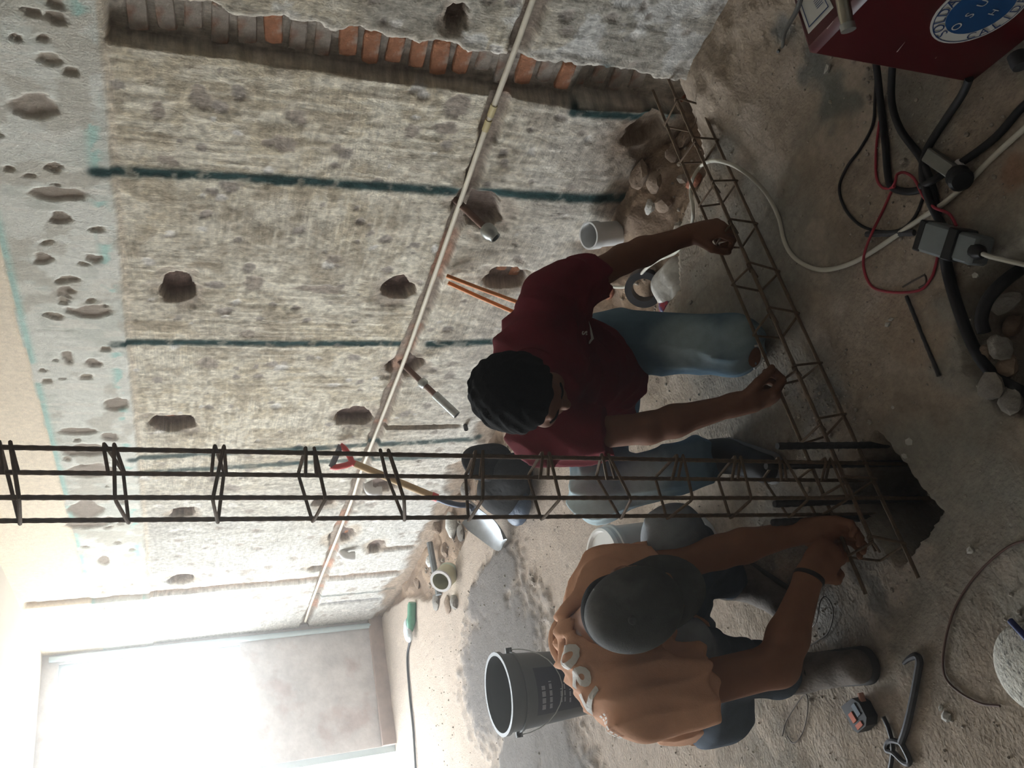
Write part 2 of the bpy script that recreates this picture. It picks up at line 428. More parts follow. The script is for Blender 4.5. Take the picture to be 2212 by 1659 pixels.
M_wall = mat('hacked_plaster', (1, 1, 1), .95, attr=True, var=.14, scale=55, bump=.35, bscale=150, spec=.15, scratch=(.80, 1.20, 1.79))
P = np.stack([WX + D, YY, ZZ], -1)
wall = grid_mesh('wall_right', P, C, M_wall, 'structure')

# exposed bricks: one object each, children of the wall
M_brick = mat('clay_brick', (.40, .185, .105), .95, var=.3, scale=40, bump=.5, bscale=120, second=(.40, .33, .28), sec_scale=16, sec_thr=.60)
M_brickd = mat('mortar_smeared_brick', (.36, .23, .17), .95, var=.3, scale=40, bump=.5, bscale=120, second=(.36, .32, .28), sec_scale=14, sec_thr=.44)
def brick_mesh(name, sy, sz, seed):
    mb = MB(); lump(mb, (0, 0, 0), 1.0, (1, 1, 1), seed, 2, .0)
    vs = []
    r_ = np.random.default_rng(seed)
    for p in mb.v:
        p = np.array(p); q = np.sign(p) * np.abs(p) ** .28
        q = q / max(1e-6, np.max(np.abs(q))) if False else q
        vs.append((q[0] * .030, q[1] * sy + r_.uniform(-.003, .003), q[2] * sz + r_.uniform(-.002, .002)))
    me = bpy.data.meshes.new(name); me.from_pydata(vs, [], mb.f); me.update(); return me
bmesh_var = [brick_mesh('brick', .052 + .006 * i, .0245 + .0015 * (i % 3), i) for i in range(4)]
bm_dark = [b.copy() for b in bmesh_var]
for b in bmesh_var: b.materials.append(M_brick)
for b in bm_dark: b.materials.append(M_brickd)
def put_brick(y, z, dx=.05, dark=False, var=0, rot=0.0, sc=1.0):
    o = bpy.data.objects.new('brick', (bm_dark if dark else bmesh_var)[var % 4]); COL.objects.link(o)
    o.parent = wall; o.location = (WX + dx, y, z); o.rotation_euler = (rot, 0, 0); o.scale = (1, sc, 1)
vis_z = [1.602, 1.536, 1.394, 1.327, 1.168, 1.087, 1.011, .94, .862, .793, .556, .419]
for i in range(23):
    z = .16 + i * .0705
    if z > 1.76: break
    dark = min(abs(z - q) for q in vis_z) > .032
    put_brick(1.515 + .012 * math.sin(i * 2.1), z, .062 + .008 * (dark) + (.04 if z < .38 else 0), dark or z < .38, i, .05 * math.sin(i * 1.7) - .04)
for (x, y, dx) in ((375, 612, .092), (365, 912, .085), (860, 612, .10), (760, 895, .098), (1015, 425, .085), (1050, 470, .09), (1095, 590, .085), (1120, 605, .085), (740, 1150, .09), (752, 1168, .085), (868, 800, .09), (985, 30, .10)):
    p = xp(x, y); put_brick(p[1], p[2], dx, x in (860, 760, 985, 868), int(x) % 4, .03, .8)

# ------------------------------------------------------------------ floor: dusty broken slab, trench beside the wall, pit under the column
fx = axis([(LX, -.3, .06), (-.3, 2.30, .0092)])
fy = axis([(NY, .55, .06), (.55, 2.7, .0092), (2.7, 4.6, .015), (4.6, WY + .02, .03)])
GX, GY = np.meshgrid(fx, fy, indexing='ij')
f1 = fbm(GX * 2.2, GY * 2.2, 61, 5); f2 = fbm(GX * 9, GY * 9, 62, 5); f3 = fbm(GX * 40, GY * 40, 63, 3)
Hh = (f1 - .5) * .010 + (f2 - .5) * .006 + (f3 - .5) * .0035
FC = np.ones(GX.shape + (3,)) * C3(.355, .295, .235)
FC = blend(FC, C3(.29, .26, .22), sstep(.45, .62, f1))
FC = blend(FC, C3(.44, .375, .31), sstep(.55, .66, f2) * .8)
FC = blend(FC, C3(.25, .205, .165), sstep(.42, .32, f2) * .6)
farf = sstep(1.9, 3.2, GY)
FC = blend(FC, C3(.47, .39, .325), farf * .75)  # near floor stays darker than far: light falloff put into the colour
gd = sstep(.50, .66, fbm(GX * 3.4 + 5, GY * 3.4, 64, 4)) * sstep(2.2, 1.4, GY)
FC = blend(FC, C3(.29, .285, .255), gd * .7)
# pock marks in the far floor
rs = np.random.default_rng(5)
for i in range(420):
    x = rs.uniform(-1.0, 1.9); y = rs.uniform(2.1, 6.6); s = rs.uniform(.005, .016)
    a = slice(np.searchsorted(fx, x - .06), np.searchsorted(fx, x + .06)); b = slice(np.searchsorted(fy, y - .06), np.searchsorted(fy, y + .06))
    q = np.hypot(GX[a, b] - x, GY[a, b] - y) / s + (f3[a, b] - .5) * 1.0
    kk = sstep(1.1, .6, q); Hh[a, b] -= kk * .004; FC[a, b] = blend(FC[a, b], C3(.24, .20, .17), kk * .7)
# dark sand spilled round the bucket
sand = np.maximum.reduce([sstep(1.15, .55, np.hypot((GX - .98) / .42, (GY - 4.35) / .8)), sstep(1.15, .6, np.hypot((GX - 1.38) / .16, (GY - 4.25) / .55)), sstep(1.1, .6, np.hypot((GX - .35) / .5, (GY - 4.1) / .7))])
sand = np.clip((sand * 1.25 + (f2 - .5) * .9 + (fbm(GX * 32, GY * 32, 68, 3) - .5) * 1.5 * (1 - sand * .6)) * (sand > .01), 0, 1)
FC = blend(FC, C3(.155, .145, .14), sand * .9); Hh += sand * .022
# trench along the wall
ey = [0, 1.49, 1.50, 1.53, 1.57, 1.72, 1.81, 1.90, 2.4, 3.0, 4.2, 4.9, 5.3, 6.2, 7.2]
ex = [2.4, 2.4, 2.07, 1.965, 1.84, 1.815, 1.787, 1.62, 1.60, 1.86, 1.90, 1.72, 1.66, 2.0, 2.15]
xe = np.interp(GY, ey, ex) + (fbm(GX * 5, GY * 9, 66, 3) - .5) * .05
tr = sstep(-.004, .022, GX - xe)
soil = (fbm(GX * 7, GY * 7, 67, 4) - .5) * .09
Hh = Hh * (1 - tr) + tr * (-.085 + soil + .05 * sstep(2.9, 3.6, GY) + .10 * sstep(1.62, 1.95, GY) * sstep(2.5, 2.2, GY) * sstep(1.80, 2.12, GX) - .07 * sstep(1.66, 1.58, GY))
FC = blend(FC, C3(.27, .20, .15), tr); FC = blend(FC, C3(.34, .25, .18), tr * sstep(.5, .62, f2))
rim = np.exp(-((GX - xe + .012) / .012) ** 2) * (GY > 1.5) * (GY < 2.6)
FC = blend(FC, C3(.42, .35, .28), rim * .6)
# earth banked against the wall on the near side
bank = sstep(1.72, 2.12, GX) * sstep(1.56, 1.40, GY)
Hh += bank * (.05 + .05 * (f2 - .5)); FC = blend(FC, C3(.36, .285, .215), bank * .8)
# pit at foot of the column
pit = sstep(1.16, .86, np.maximum(np.abs((GX - .60) * .94 + (GY - 1.44) * .34) / .115, np.abs((GY - 1.455) * .94 - (GX - .6) * .3) / .085) + (f2 - .5) * .22)
Hh = Hh * (1 - pit) - pit * .20; FC = blend(FC, C3(.16, .14, .12), pit)
# small hole with loose stone at right edge of the view
hp = sstep(1.15, .8, np.hypot((GX - .70) / .17, (GY - .93) / .15) + (f2 - .5) * .7)
Hh -= hp * .10; FC = blend(FC, C3(.21, .17, .14), hp * .8)
hq = sstep(1.2, .8, np.hypot((GX - .80) / .11, (GY - 1.10) / .09) + (f2 - .5) * .7) * (1 - hp)
FC = blend(FC, C3(.30, .285, .25), hq * .8); Hh += hq * .012
def stain(px, py, rx, ry, col, k=.8, seed=0):
    global FC
    p = zp(px, py); q = np.hypot((GX - p[0]) / rx, (GY - p[1]) / ry) + (fbm(GX * 18 + seed, GY * 18, 70 + seed, 4) - .5) * 1.6
    FC = blend(FC, C3(*col), sstep(1.1, .5, q) * k)
for i, a in enumerate([(1780, 880, .05, .10, (.22, .22, .21)), (1770, 120, .10, .08, (.13, .15, .15)), (1810, 210, .10, .06, (.14, .16, .15)), (1700, 60, .06, .05, (.15, .16, .16)), (1960, 240, .16, .10, (.26, .25, .22)), (1900, 1290, .05, .04, (.14, .14, .13)), (1860, 1240, .05, .04, (.15, .14, .13)), (1700, 1120, .16, .14, (.27, .26, .24)), (1780, 1330, .10, .08, (.28, .27, .25)), (2190, 380, .05, .05, (.30, .17, .11)), (1960, 700, .15, .1, (.36, .28, .21)), (1720, 860, .12, .03, (.31, .30, .28))]):
    stain(*a, .75, i)
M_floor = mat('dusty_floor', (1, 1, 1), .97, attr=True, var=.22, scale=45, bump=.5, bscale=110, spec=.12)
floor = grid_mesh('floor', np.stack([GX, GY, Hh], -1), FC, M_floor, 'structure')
def fz(x, y):
    i = int(np.clip(np.searchsorted(fx, x), 0, len(fx) - 1)); j = int(np.clip(np.searchsorted(fy, y), 0, len(fy) - 1))
    return float(Hh[i, j])
def fl(px, py, dz=0.0):
    """point of the floor surface seen at a pixel"""
    p = zp(px, py, 0)
    for _ in range(6): p = zp(px, py, fz(p[0], p[1]) + dz)
    return p

# ------------------------------------------------------------------ rest of the shell
M_white = mat('worn_plaster', (.62, .58, .54), .95, var=.18, scale=5, bump=.25, bscale=40)
M_ceil = mat('ceiling_plaster', (.74, .70, .64), .95, var=.05, scale=5)
M_dull = mat("bare_cement", (.20, .185, .165), .95, var=.18, scale=5, bump=.2)
M_far = mat('far_wall_plaster', (.66, .63, .63), .95, var=.22, scale=7, bump=.3, bscale=40, second=(.56, .48, .47), sec_scale=4.0, sec_thr=.62)
def slab(name, lo, hi, m_, kind='structure', parent=None):
    lo, hi = V(*lo), V(*hi); mb = MB().box((lo + hi) / 2, AX, (hi - lo) / 2)
    o = mb.build(name, m_, parent, smooth=False)
    if kind and parent is None: o['kind'] = kind
    return o
slab('ceiling', (LX - .15, NY - .15, CEIL), (WX + .20, WY + .2, CEIL + .15), M_ceil)
slab('wall_left', (LX - .15, NY - .15, -.4), (LX, WY + .2, CEIL), M_dull)
slab('wall_near', (LX, NY - .15, -.4), (WX + .2, NY, CEIL), M_dull)
slab('underfloor_light_stop', (LX - .15, NY - .15, -.6), (WX + .35, WY + .15, -.34), M_dull)  # unseen slab added to stop sky light leaking up through floor gaps
slab('wall_right_core', (WX + .18, NY, -.4), (WX + .30, WY + .2, CEIL), M_dull)
fw = slab('wall_far', (OPEN_R, WY, -.1), (WX + .14, WY + .15, WIN_B), M_far)
slab('wall_panel', (WIN_R, WY, WIN_B), (WX + .14, WY + .15, CEIL), M_far, parent=fw)
slab('lintel', (LX, WY, OPEN_T), (WIN_R, WY + .15, CEIL), M_far, parent=fw)
slab('wall_panel', (LX, WY, -.1), (OPEN_L, WY + .15, OPEN_T), M_far, parent=fw)
slab('plinth', (OPEN_R, WY - .05, -.05), (WX + .02, WY, .11), mat('stained_plinth', (.42, .33, .29), .95, var=.2), parent=fw)
M_frame = mat('pale_blue_paint', (.55, .66, .70), .6, var=.08)
fr = MB()
for a, b in (((OPEN_R, WY + .03, WIN_B), (OPEN_R + .03, WY + .09, OPEN_T)), ((WIN_R - .03, WY + .03, WIN_B), (WIN_R, WY + .09, OPEN_T)), ((OPEN_R + .03, WY + .03, OPEN_T - .03), (WIN_R - .03, WY + .09, OPEN_T)), ((OPEN_R + .03, WY + .03, WIN_B), (WIN_R - .03, WY + .09, WIN_B + .02))):
    a, b = V(*a), V(*b); fr.box((a + b) / 2, AX, (b - a) / 2)
w1 = fr.build('window_1', M_frame, smooth=False); w1['kind'] = 'structure'
dr = MB()
for a, b in (((OPEN_R - .05, WY + .02, -.02), (OPEN_R, WY + .13, OPEN_T)), ((OPEN_L, WY + .02, OPEN_T - .05), (OPEN_R - .05, WY + .13, OPEN_T))):
    a, b = V(*a), V(*b); dr.box((a + b) / 2, AX, (b - a) / 2)
d1 = dr.build('door_1', M_frame, smooth=False); d1['kind'] = 'structure'
tr1 = MB().tube([(WX - .05, WY - .03, .10), (WX - .05, WY - .03, CEIL - .05)], .022, 10).build('trim_1', M_frame); tr1['kind'] = 'structure'
slab('ground_outside', (-14, WY + .15, -.35), (14, WY + 22, -.05), mat('outside_paving', (.62, .60, .57), .9, var=.1, scale=3))

# ------------------------------------------------------------------ rebar cages
M_rust = mat('rusty_rebar', (.165, .115, .075), .8, metal=.2, var=.35, scale=60, bump=.2, bscale=200)
M_steel = mat('dark_rebar', (.075, .075, .08), .6, metal=.5, var=.3, scale=60)
M_wire = mat('tie_wire', (.10, .085, .075), .55, metal=.6, var=.2)
def ribbed(mb, a, b, r, seg=8, ribs=True):
    a, b = np.asarray(a, float), np.asarray(b, float); L = np.linalg.norm(b - a); n = max(2, int(L / .012)) if ribs else 1
    pts = [a + (b - a) * i / n for i in range(n + 1)]
    return mb.tube(pts, [r * (1.10 if (i % 2) else .95) for i in range(n + 1)] if ribs else r, seg)
col_b, col_t = V(.640, 1.505, -.16), V(.789, 1.505, 2.50)
def col_at(z): t = (z - col_b[2]) / (col_t[2] - col_b[2]); return col_b + (col_t - col_b) * t
S = .0475
cg = thing('rebar_column', 'tall upright rusty rebar column cage with square stirrups rising from the floor pit', 'rebar cage', (col_b[0], col_b[1], -.16))
for sx, sy in ((-1, -1), (1, -1), (1, 1), (-1, 1)):
    ribbed(MB(), col_b + V(S * sx, S * sy, 0), col_t + V(S * sx, S * sy, 0), .0047, 8).build('bar', M_rust, cg)
def stirrup(center, ux, uy, uz, s, r, hook_corner, tilt, tail=.055):
    """closed square tie with rounded corners, open at one corner with two hooked tails"""
    cs = [(-1, -1), (1, -1), (1, 1), (-1, 1)]
    cs = cs[hook_corner:] + cs[:hook_corner]
    s2 = s + .0062
    def P(a, b, h=0): return center + ux * a + uy * b + uz * (h + tilt[0] * a + tilt[1] * b)
    pts = []
    ca, cb = cs[0]
    t_in = (-ca * tail * .7, -cb * tail * .7)
    pts.append(P(ca * s2 + t_in[0] + .004 * cb, cb * s2 + t_in[1] - .004 * ca, .010))
    pts.append(P(ca * (s2 - .008), cb * s2, .007))
    for i in range(0, 4):
        a, b = cs[i]
        if i > 0: pts.append(P(a * s2, b * s2, .006 - .004 * i))
        else: pts.append(P(a * s2 * 1.04, b * s2 * 1.04, .006))
    pts.append(P(ca * s2 * 1.05, cb * s2 * 1.05, -.010))
    pts.append(P(ca * s2 + t_in[0] - .004 * cb, cb * s2 + t_in[1] + .004 * ca, -.014))
    out = []
    for i, p in enumerate(pts):                            # round the corners a little
        if 0 < i < len(pts) - 1:
            a, b = pts[i - 1], pts[i + 1]
            la, lb = np.linalg.norm(a - p), np.linalg.norm(b - p)
            q = min(.010, la * .4, lb * .4)
            out += [p + (a - p) / la * q, p * .7 + .15 * (p + (a - p) / la * q) + .15 * (p + (b - p) / lb * q), p + (b - p) / lb * q]
        else: out.append(p)
    return MB().tube(out, r, 6)
zs = [.139, .249, .394, .557, .71, .877, 1.034, 1.201, 1.366, 1.537, 1.707, 1.876, 2.045, 2.21, 2.375]
for i, z in enumerate(zs):
    c = col_at(z)
    stirrup(c, X3, Y3, Z3, S, .0036, 1, (.22 * math.sin(i * 1.9) + .05, .18 * math.cos(i * 2.3) - .1)).build('stirrup', M_rust, cg)
# floor beam cage in the line of the new wall
bt = thing('rebar_beam', 'long rusty rebar beam cage lying flat on the floor towards the brick chase', 'rebar cage', (1.35, 1.50, 0))
b0x, b1x, byn, bz0, bs = .40, 2.16, 1.457, .018, .086
for iy in (0, 1):
    for iz in (0, 1):
        xs = [b0x + (.10 if (iy + iz) % 2 else 0), .9, 1.4, 1.8, b1x + (.02 if iz else -.05)]
        sag = [0, 0, .001, .002, -.004]
        pts = spline([V(x, byn + iy * bs, bz0 + iz * bs + q) for x, q in zip(xs, sag)], 14)
        MB().tube(pts, [.0047 * (1.08 if k % 2 else .96) for k in range(len(pts))], 8).build('bar', M_rust, bt)
for i, x in enumerate([.49, .655, .822, .992, 1.158, 1.323, 1.489, 1.658, 1.844, 2.01]):
    stirrup(V(x, byn + bs / 2, bz0 + bs / 2), Y3, Z3, X3, bs / 2, .0034, 3, (.12 * math.sin(i * 2.7), .22 * math.cos(i * 1.3)), .05).build('stirrup', M_rust, bt)
# four thick starter bars cast in the footing
for i, (x, y) in enumerate(((.735, 1.44), (.700, 1.475), (.625, 1.53), (.588, 1.555))):
    hgt = (.275, .30, .27, .275)[i]
    mb = ribbed(MB(), V(x, y, -.19), V(x + .012, y + .004, hgt), .0085, 10)
    o = mb.build('starter_bar', M_steel, org=(x, y, -.19))
    tag(o, ('thick black starter bar nearest to the red-shirted man, beside the column cage', 'thick black starter bar second from the red-shirted man, by the column cage', 'thick black starter bar second from the orange-shirted man, by the column cage', 'thick black starter bar nearest to the orange-shirted man, by his hands')[i], 'rebar', 'starter bars in the floor pit')
# loose short steel on the floor
def rod(name, label, cat, pts, r, m_, rib=False, seg=8):
    pts = [np.asarray(p, float) for p in pts]
    mb = MB()
    if rib: ribbed(mb, pts[0], pts[-1], r, seg)
    else: mb.tube(pts, r, seg)
    o = mb.build(name, m_, org=pts[0]); return tag(o, label, cat)
rod('steel_rod', 'thin dark steel rod lying on dusty floor below the red wire loop', 'rod', [fl(1958, 640, .006), fl(2028, 812, .006)], .0045, M_steel, True)
rod('steel_stub', 'short dark steel stub lying across the white cord', 'rod', [fl(1872, 506, .008), fl(1975, 503, .008)], .0075, M_steel, True)
rod('bent_wire', 'small bent hairpin of wire on the floor inside the red wire loop', 'wire', spline([fl(1950, 620, .004), fl(1985, 600, .006), fl(1998, 595, .006), fl(2000, 612, .005), fl(1985, 622, .004)], 6), .0022, M_wire)
rod('tie_wire', 'loop of thin dark tie wire by the wristband hand', 'wire', spline([fl(1735, 1370, .004), fl(1762, 1345, .02), fl(1772, 1300, .02), fl(1785, 1290, .015), fl(1800, 1320, .01), fl(1790, 1365, .005), fl(1765, 1385, .004), fl(1740, 1400, .004)], 6), .0016, M_wire)
rod('tie_wire', 'two-strand dark tie wire trailing on floor below the elbow', 'wire', spline([fl(1690, 1590, .003), fl(1700, 1555, .004), fl(1738, 1500, .006), fl(1745, 1530, .004), fl(1735, 1580, .003), fl(1715, 1605, .003), fl(1700, 1590, .003)], 6), .0015, M_wire)
rod('loose_wire', 'long thin brown wire curving over bare floor beside the pale lump', 'wire', spline([fl(2230, 1165, .004), fl(2180, 1180, .004), fl(2120, 1230, .004), fl(2075, 1290, .004), fl(2050, 1350, .004), fl(2037, 1420, .004), fl(2043, 1465, .004), fl(2075, 1497, .004), fl(2120, 1520, .004), fl(2160, 1525, .004)], 6), .0026, mat('brown_wire', (.13, .07, .055), .6, var=.2))
rod('nail', 'bright thin nail lying on floor beyond the orange-shirted man', 'nail', [fl(1590, 1605, .003), fl(1595, 1572, .003)], .0022, mat('bright_nail', (.55, .55, .55), .35, metal=.9, var=.1))

# ------------------------------------------------------------------ plumbing and conduit on the wall
M_cream = mat('cream_conduit', (.70, .64, .52), .5, var=.12, scale=15)
cpts = [V(WX - .002, y, z) for y, z in ((.2, .66), (1.0, .662), (1.40, .660), (1.69, .661), (2.1, .655), (2.6, .648), (3.05, .643), (3.6, .647), (4.25, .653), (4.6, .645), (5.1, .650), (5.76, .658), (6.4, .662), (6.93, .655))]
cd = thing('conduit', 'long cream conduit pipe running along a groove in the hacked wall', 'pipe', cpts[0])
MB().tube(spline(cpts, 8), .0092, 10).build('tube', M_cream, cd)
for (x, y) in ((1066, 238), (1058, 270)):
    p = xp(x, y); MB().tube([V(WX - .002, p[1] - .022, .661), V(WX - .002, p[1] + .022, .661)], .0118, 12).build('coupling', mat('yellowed_pvc', (.55, .46, .25), .5, var=.1), cd)
M_galv = mat('galvanised_pipe', (.42, .44, .43), .38, metal=.85, var=.2, scale=30)
M_rpipe = mat('rusty_pipe', (.20, .12, .09), .7, metal=.3, var=.35, scale=30)
def nipple(label, a, b, nut=True):
    a, b = np.asarray(a, float), np.asarray(b, float); d = b - a; L = np.linalg.norm(d); d = d / L
    t = thing('pipe_stub', label, 'pipe', a)
    MB().tube([a - d * .06, a + d * L * .68], .0135, 12).build('pipe', M_rpipe, t)
    if nut:
        e = a + d * L * .60
        MB().lathe(e, d, [(.0, 0), (.020, 0), (.027, .008), (.029, .022), (.027, .040), (.021, .050), (.021, .062), (.016, .062), (.016, .030), (.0, .030)], 14).build('union_nut', M_galv, t)
    else:
        e = a + d * L * .36
        MB().lathe(e, d, [(.0, 0), (.019, 0), (.023, .005), (.023, .030), (.018, .036), (.0, .036)], 8).build('union_nut', M_galv, t)
        MB().lathe(a + d * L * .62, d, [(.0, 0), (.019, 0), (.019, L * .38), (.014, L * .38), (.014, L * .2), (0, L * .2)], 12).build('coupling', M_galv, t)
nipple('galvanised water pipe stub with round union sticking out below the conduit', V(WX + .03, 2.10, .665), V(1.925, 2.09, .52))
nipple('galvanised water pipe stub with long square coupling by the black-haired head', V(WX + .03, 3.17, .645), V(1.845, 3.15, .425), False)
M_orange = mat('orange_pipe', (.62, .22, .06), .5, var=.12, scale=15)
for i, (a, b, lab) in enumerate((((965, 596), (1110, 650), 'orange tube on the wall side, leaning behind the red-shirted shoulder'), ((968, 611), (1105, 672), 'orange tube on the window side, leaning behind the red-shirted shoulder'))):
    p, q = xp(*a, WX - .02), xp(*b, WX - .16)
    o = MB().tube([p, p + (q - p) * .5 + V(0, 0, .004), q + (q - p) * .15], .0085, 10).build('orange_tube', M_orange, org=p)
    tag(o, lab, 'tube')
M_pvc = mat('white_pvc', (.74, .74, .73), .4, var=.06)
c0 = fl(1335, 503); ax_ = nrm(V(-.28, -.10, 1.0))
o = MB().lathe(c0 - ax_ * .06 + V(0, 0, .0), ax_, [(.046, 0), (.048, .0), (.048, .17), (.054, .171), (.054, .215), (.047, .215), (.046, .05)], 26).build('drain_pipe', M_pvc, org=c0)
tag(o, 'white plastic drain pipe stub standing tilted at foot of the wall', 'pipe')
def elbow(label, px, py, s):
    p = xp(px, py, WX - .005)
    o = MB().tube(spline([p + V(.04, 0, .01), p + V(-.01, 0, .01), p + V(-.03, -.005, -.01) * s, p + V(-.034, -.008, -.05) * s], 6), [.024 * s] * 15 + [.028 * s] * 4, 12).build('pipe_elbow', M_pvc, org=p)
    tag(o, label, 'pipe fitting')
elbow('white plastic elbow fitting in the wall beside the shovel handle', 800, 1052, 1.2)
elbow('white plastic elbow fitting in the wall nearer to the window', 745, 1192, 1.25)
o = MB().tube([xp(1004, 915, WX + .02), xp(1007, 927, WX - .04)], .012, 10).build('water_pipe', M_steel, org=xp(1004, 915)); tag(o, 'small black pipe end poking from wall below the thin groove', 'pipe')

# ------------------------------------------------------------------ shovel leaning on the wall
sh_top, sh_ring = xp(728, 986, 2.05), V(1.81, 3.95, .345)
tipc = zp(1095, 1165, .03)
sh = thing('shovel', 'shovel with red plastic handle and wooden shaft leaning against the wall', 'shovel', tipc)
d = nrm(sh_ring - sh_top)
lat = nrm(np.cross(d, X3)); lat = nrm(v_right - d * np.dot(v_right, d))
nor = np.cross(lat, d)
M_red = mat('red_plastic', (.55, .045, .035), .4, var=.1); M_wood = mat('shovel_wood', (.44, .29, .13), .6, var=.25, scale=25)
M_navy = mat('navy_painted_steel', (.045, .055, .085), .4, metal=.4, var=.2); M_blade = mat('scoured_steel', (.30, .32, .34), .45, metal=.8, var=.25, scale=18)
MB().tube([sh_top + d * .10, sh_ring], [.0195, .0195], 12).build('shaft', M_wood, sh)
g = MB()
g.tube(spline([sh_top + d * .135, sh_top + d * .09, sh_top + d * .06 + lat * .025, sh_top + d * .02 + lat * .052, sh_top - d * .01 + lat * .060], 6), .016, 10)
g.tube(spline([sh_top + d * .135, sh_top + d * .09, sh_top + d * .06 - lat * .025, sh_top + d * .02 - lat * .052, sh_top - d * .01 - lat * .060], 6), .016, 10)
gr_ = g.build('handle', M_red, sh)
MB().tube([sh_top - d * .005 - lat * .062, sh_top - d * .005 + lat * .062], .016, 12).build('grip', mat('dark_grip', (.12, .12, .14), .5, var=.1), gr_)
MB().tube([sh_ring - d * .012, sh_ring + d * .022], .0225, 12).build('collar', M_red, sh)
neck = zp(1012, 1092, .16)
sock = spline([sh_ring + d * .02, sh_ring + d * .08, (sh_ring + neck) / 2 + V(-.025, 0, -.035), neck, neck + (tipc - neck) * .12], 6)
MB().tube(sock, [.0175 - .004 * i / len(sock) for i in range(len(sock))], 10).build('socket', M_navy, sh)
bd = nrm(tipc - neck); bl = nrm(np.cross(bd, V(.2, .35, 1))); bn = np.cross(bl, bd)
if bn[2] < 0: bn = -bn
BL = np.linalg.norm(tipc - neck)
nu, nv = 16, 12; pv = []; pf = []
for side in (0, 1):
    for i in range(nu + 1):
        t = i / nu; w = (.13 if t < .72 else .13 * math.sqrt(max(0.02, 1 - ((t - .72) / .28) ** 2.2)))
        w *= .80 + .2 * min(1, t / .15)
        for j in range(nv + 1):
            s_ = (j / nv) * 2 - 1
            pv.append(neck + bd * BL * t + bl * w * s_ + bn * (.055 * s_ * s_ * (1 - .55 * t) - .02 * (1 - t) ** 2 * math.cos(s_ * 1.5) + (-.0025 if side else 0)))
k0 = (nu + 1) * (nv + 1)
for i in range(nu):
    for j in range(nv):
        a = i * (nv + 1) + j; pf.append((a, a + 1, a + nv + 2, a + nv + 1)); pf.append((k0 + a, k0 + a + nv + 1, k0 + a + nv + 2, k0 + a + 1))
rim_ = [j for j in range(nv + 1)] + [i * (nv + 1) + nv for i in range(1, nu + 1)] + [nu * (nv + 1) + j for j in range(nv - 1, -1, -1)] + [i * (nv + 1) for i in range(nu - 1, 0, -1)]
for a, b in zip(rim_, rim_[1:] + rim_[:1]): pf.append((a, k0 + a, k0 + b, b))
MB().add(pv, pf).build('blade', M_blade, sh)

# ------------------------------------------------------------------ buckets and containers
def bucket(name, label, base, r0, r1, h, m_, grp=None):
    t = thing(name, label, 'bucket', base)
    MB().lathe(base, Z3, [(0, 0), (r0 * .95, 0), (r0, .006), (r0 + (r1 - r0) * .80, h * .80), (r0 + (r1 - r0) * .81 + .007, h * .80), (r0 + (r1 - r0) * .83 + .007, h * .83), (r0 + (r1 - r0) * .83, h * .83), (r1 - .002, h * .97), (r1 - .006, h * .97), (r0 - .004, .012), (0, .012)], 40).build('body', m_, t)
    MB().lathe(base + V(0, 0, h), Z3, [(r1 - .007, -.02), (r1 - .007, 0), (r1 + .008, 0), (r1 + .008, -.018), (r1, -.02)], 40).build('rim', m_, t)
    return t
M_bk = mat('charcoal_plastic', (.085, .088, .09), .42, var=.12, scale=8); M_wbk = mat('white_plastic', (.72, .71, .68), .45, var=.08)
bb = zp(1275, 1478, 0); bb = V(.655, 3.40, fz(.655, 3.40))
bk = bucket('bucket', 'big charcoal plastic bucket with printed navy label on dark sand', bb, .132, .158, .385, M_bk)
M_lab = mat('navy_label', (.022, .022, .040), .5, var=.1); M_prt = mat('label_print', (.42, .42, .44), .6, var=.1)
def bucket_patch(mb, base, r0, r1, h, a0, a1, z0, z1, off, n=10):
    vs, fs = [], []
    for k_ in range(2):
        for i in range(n + 1):
            an = a0 + (a1 - a0) * i / n
            z = z0 if k_ == 0 else z1; r = r0 + (r1 - r0) * z / h + off
            vs.append(base + V(math.cos(an) * r, math.sin(an) * r, z))
    fs = [(i, i + 1, n + 2 + i, n + 1 + i) for i in range(n)]
    return mb.add(vs, fs)
ac = math.atan2(-bb[1], -bb[0])
lb = bucket_patch(MB(), bb, .132, .158, .385, ac - .75, ac + .55, .05, .27, .0014, 16).build('label', M_lab, bk)
pm = MB()
for z, hgt, a0, a1 in ((.235, .016, -.62, .05), (.205, .012, -.62, .18), (.160, .008, -.5, -.05), (.145, .006, -.5, .10), (.120, .007, -.55, -.1), (.095, .006, -.45, .05)):
    na = int((a1 - a0) / .035)
    for q in range(na):
        if (q * 7 + int(z * 1000)) % 5 == 0: continue
        bucket_patch(pm, bb, .132, .158, .385, ac + a0 + q * .035, ac + a0 + q * .035 + .026, z, z + hgt, .0024, 1)
pm.build('print', M_prt, lb)['kind'] = 'stuff'
hd = []
for i in range(15):
    an = math.pi * i / 14; hd.append(bb + V(0, 0, .315) + V(math.cos(ac + 1.57), math.sin(ac + 1.57), 0) * math.cos(an) * .168 + (V(math.cos(ac), math.sin(ac), 0) * .165 * math.sin(an) + V(0, 0, -.15 * math.sin(an))))
MB().tube(hd, .0022, 6).build('bail', M_galv, bk)
for s_ in (-1, 1): MB().tube([bb + V(0, 0, .315) + V(math.cos(ac + 1.57), math.sin(ac + 1.57), 0) * s_ * .150, bb + V(0, 0, .315) + V(math.cos(ac + 1.57), math.sin(ac + 1.57), 0) * s_ * .176], .014, 10).build('lug', M_bk, bk)
wb = V(.785, 2.29, fz(.785, 2.29))
wbk = thing('bucket', 'upturned white plastic bucket between the two workers', 'bucket', wb)
MB().lathe(wb, Z3, [(.136, 0), (.138, 0), (.138, .02), (.131, .022), (.129, .07), (.134, .072), (.134, .078), (.128, .08), (.116, .345), (.118, .35), (.114, .362), (.105, .362), (.10, .352), (0, .352)], 36).build('body', M_wbk, wbk)
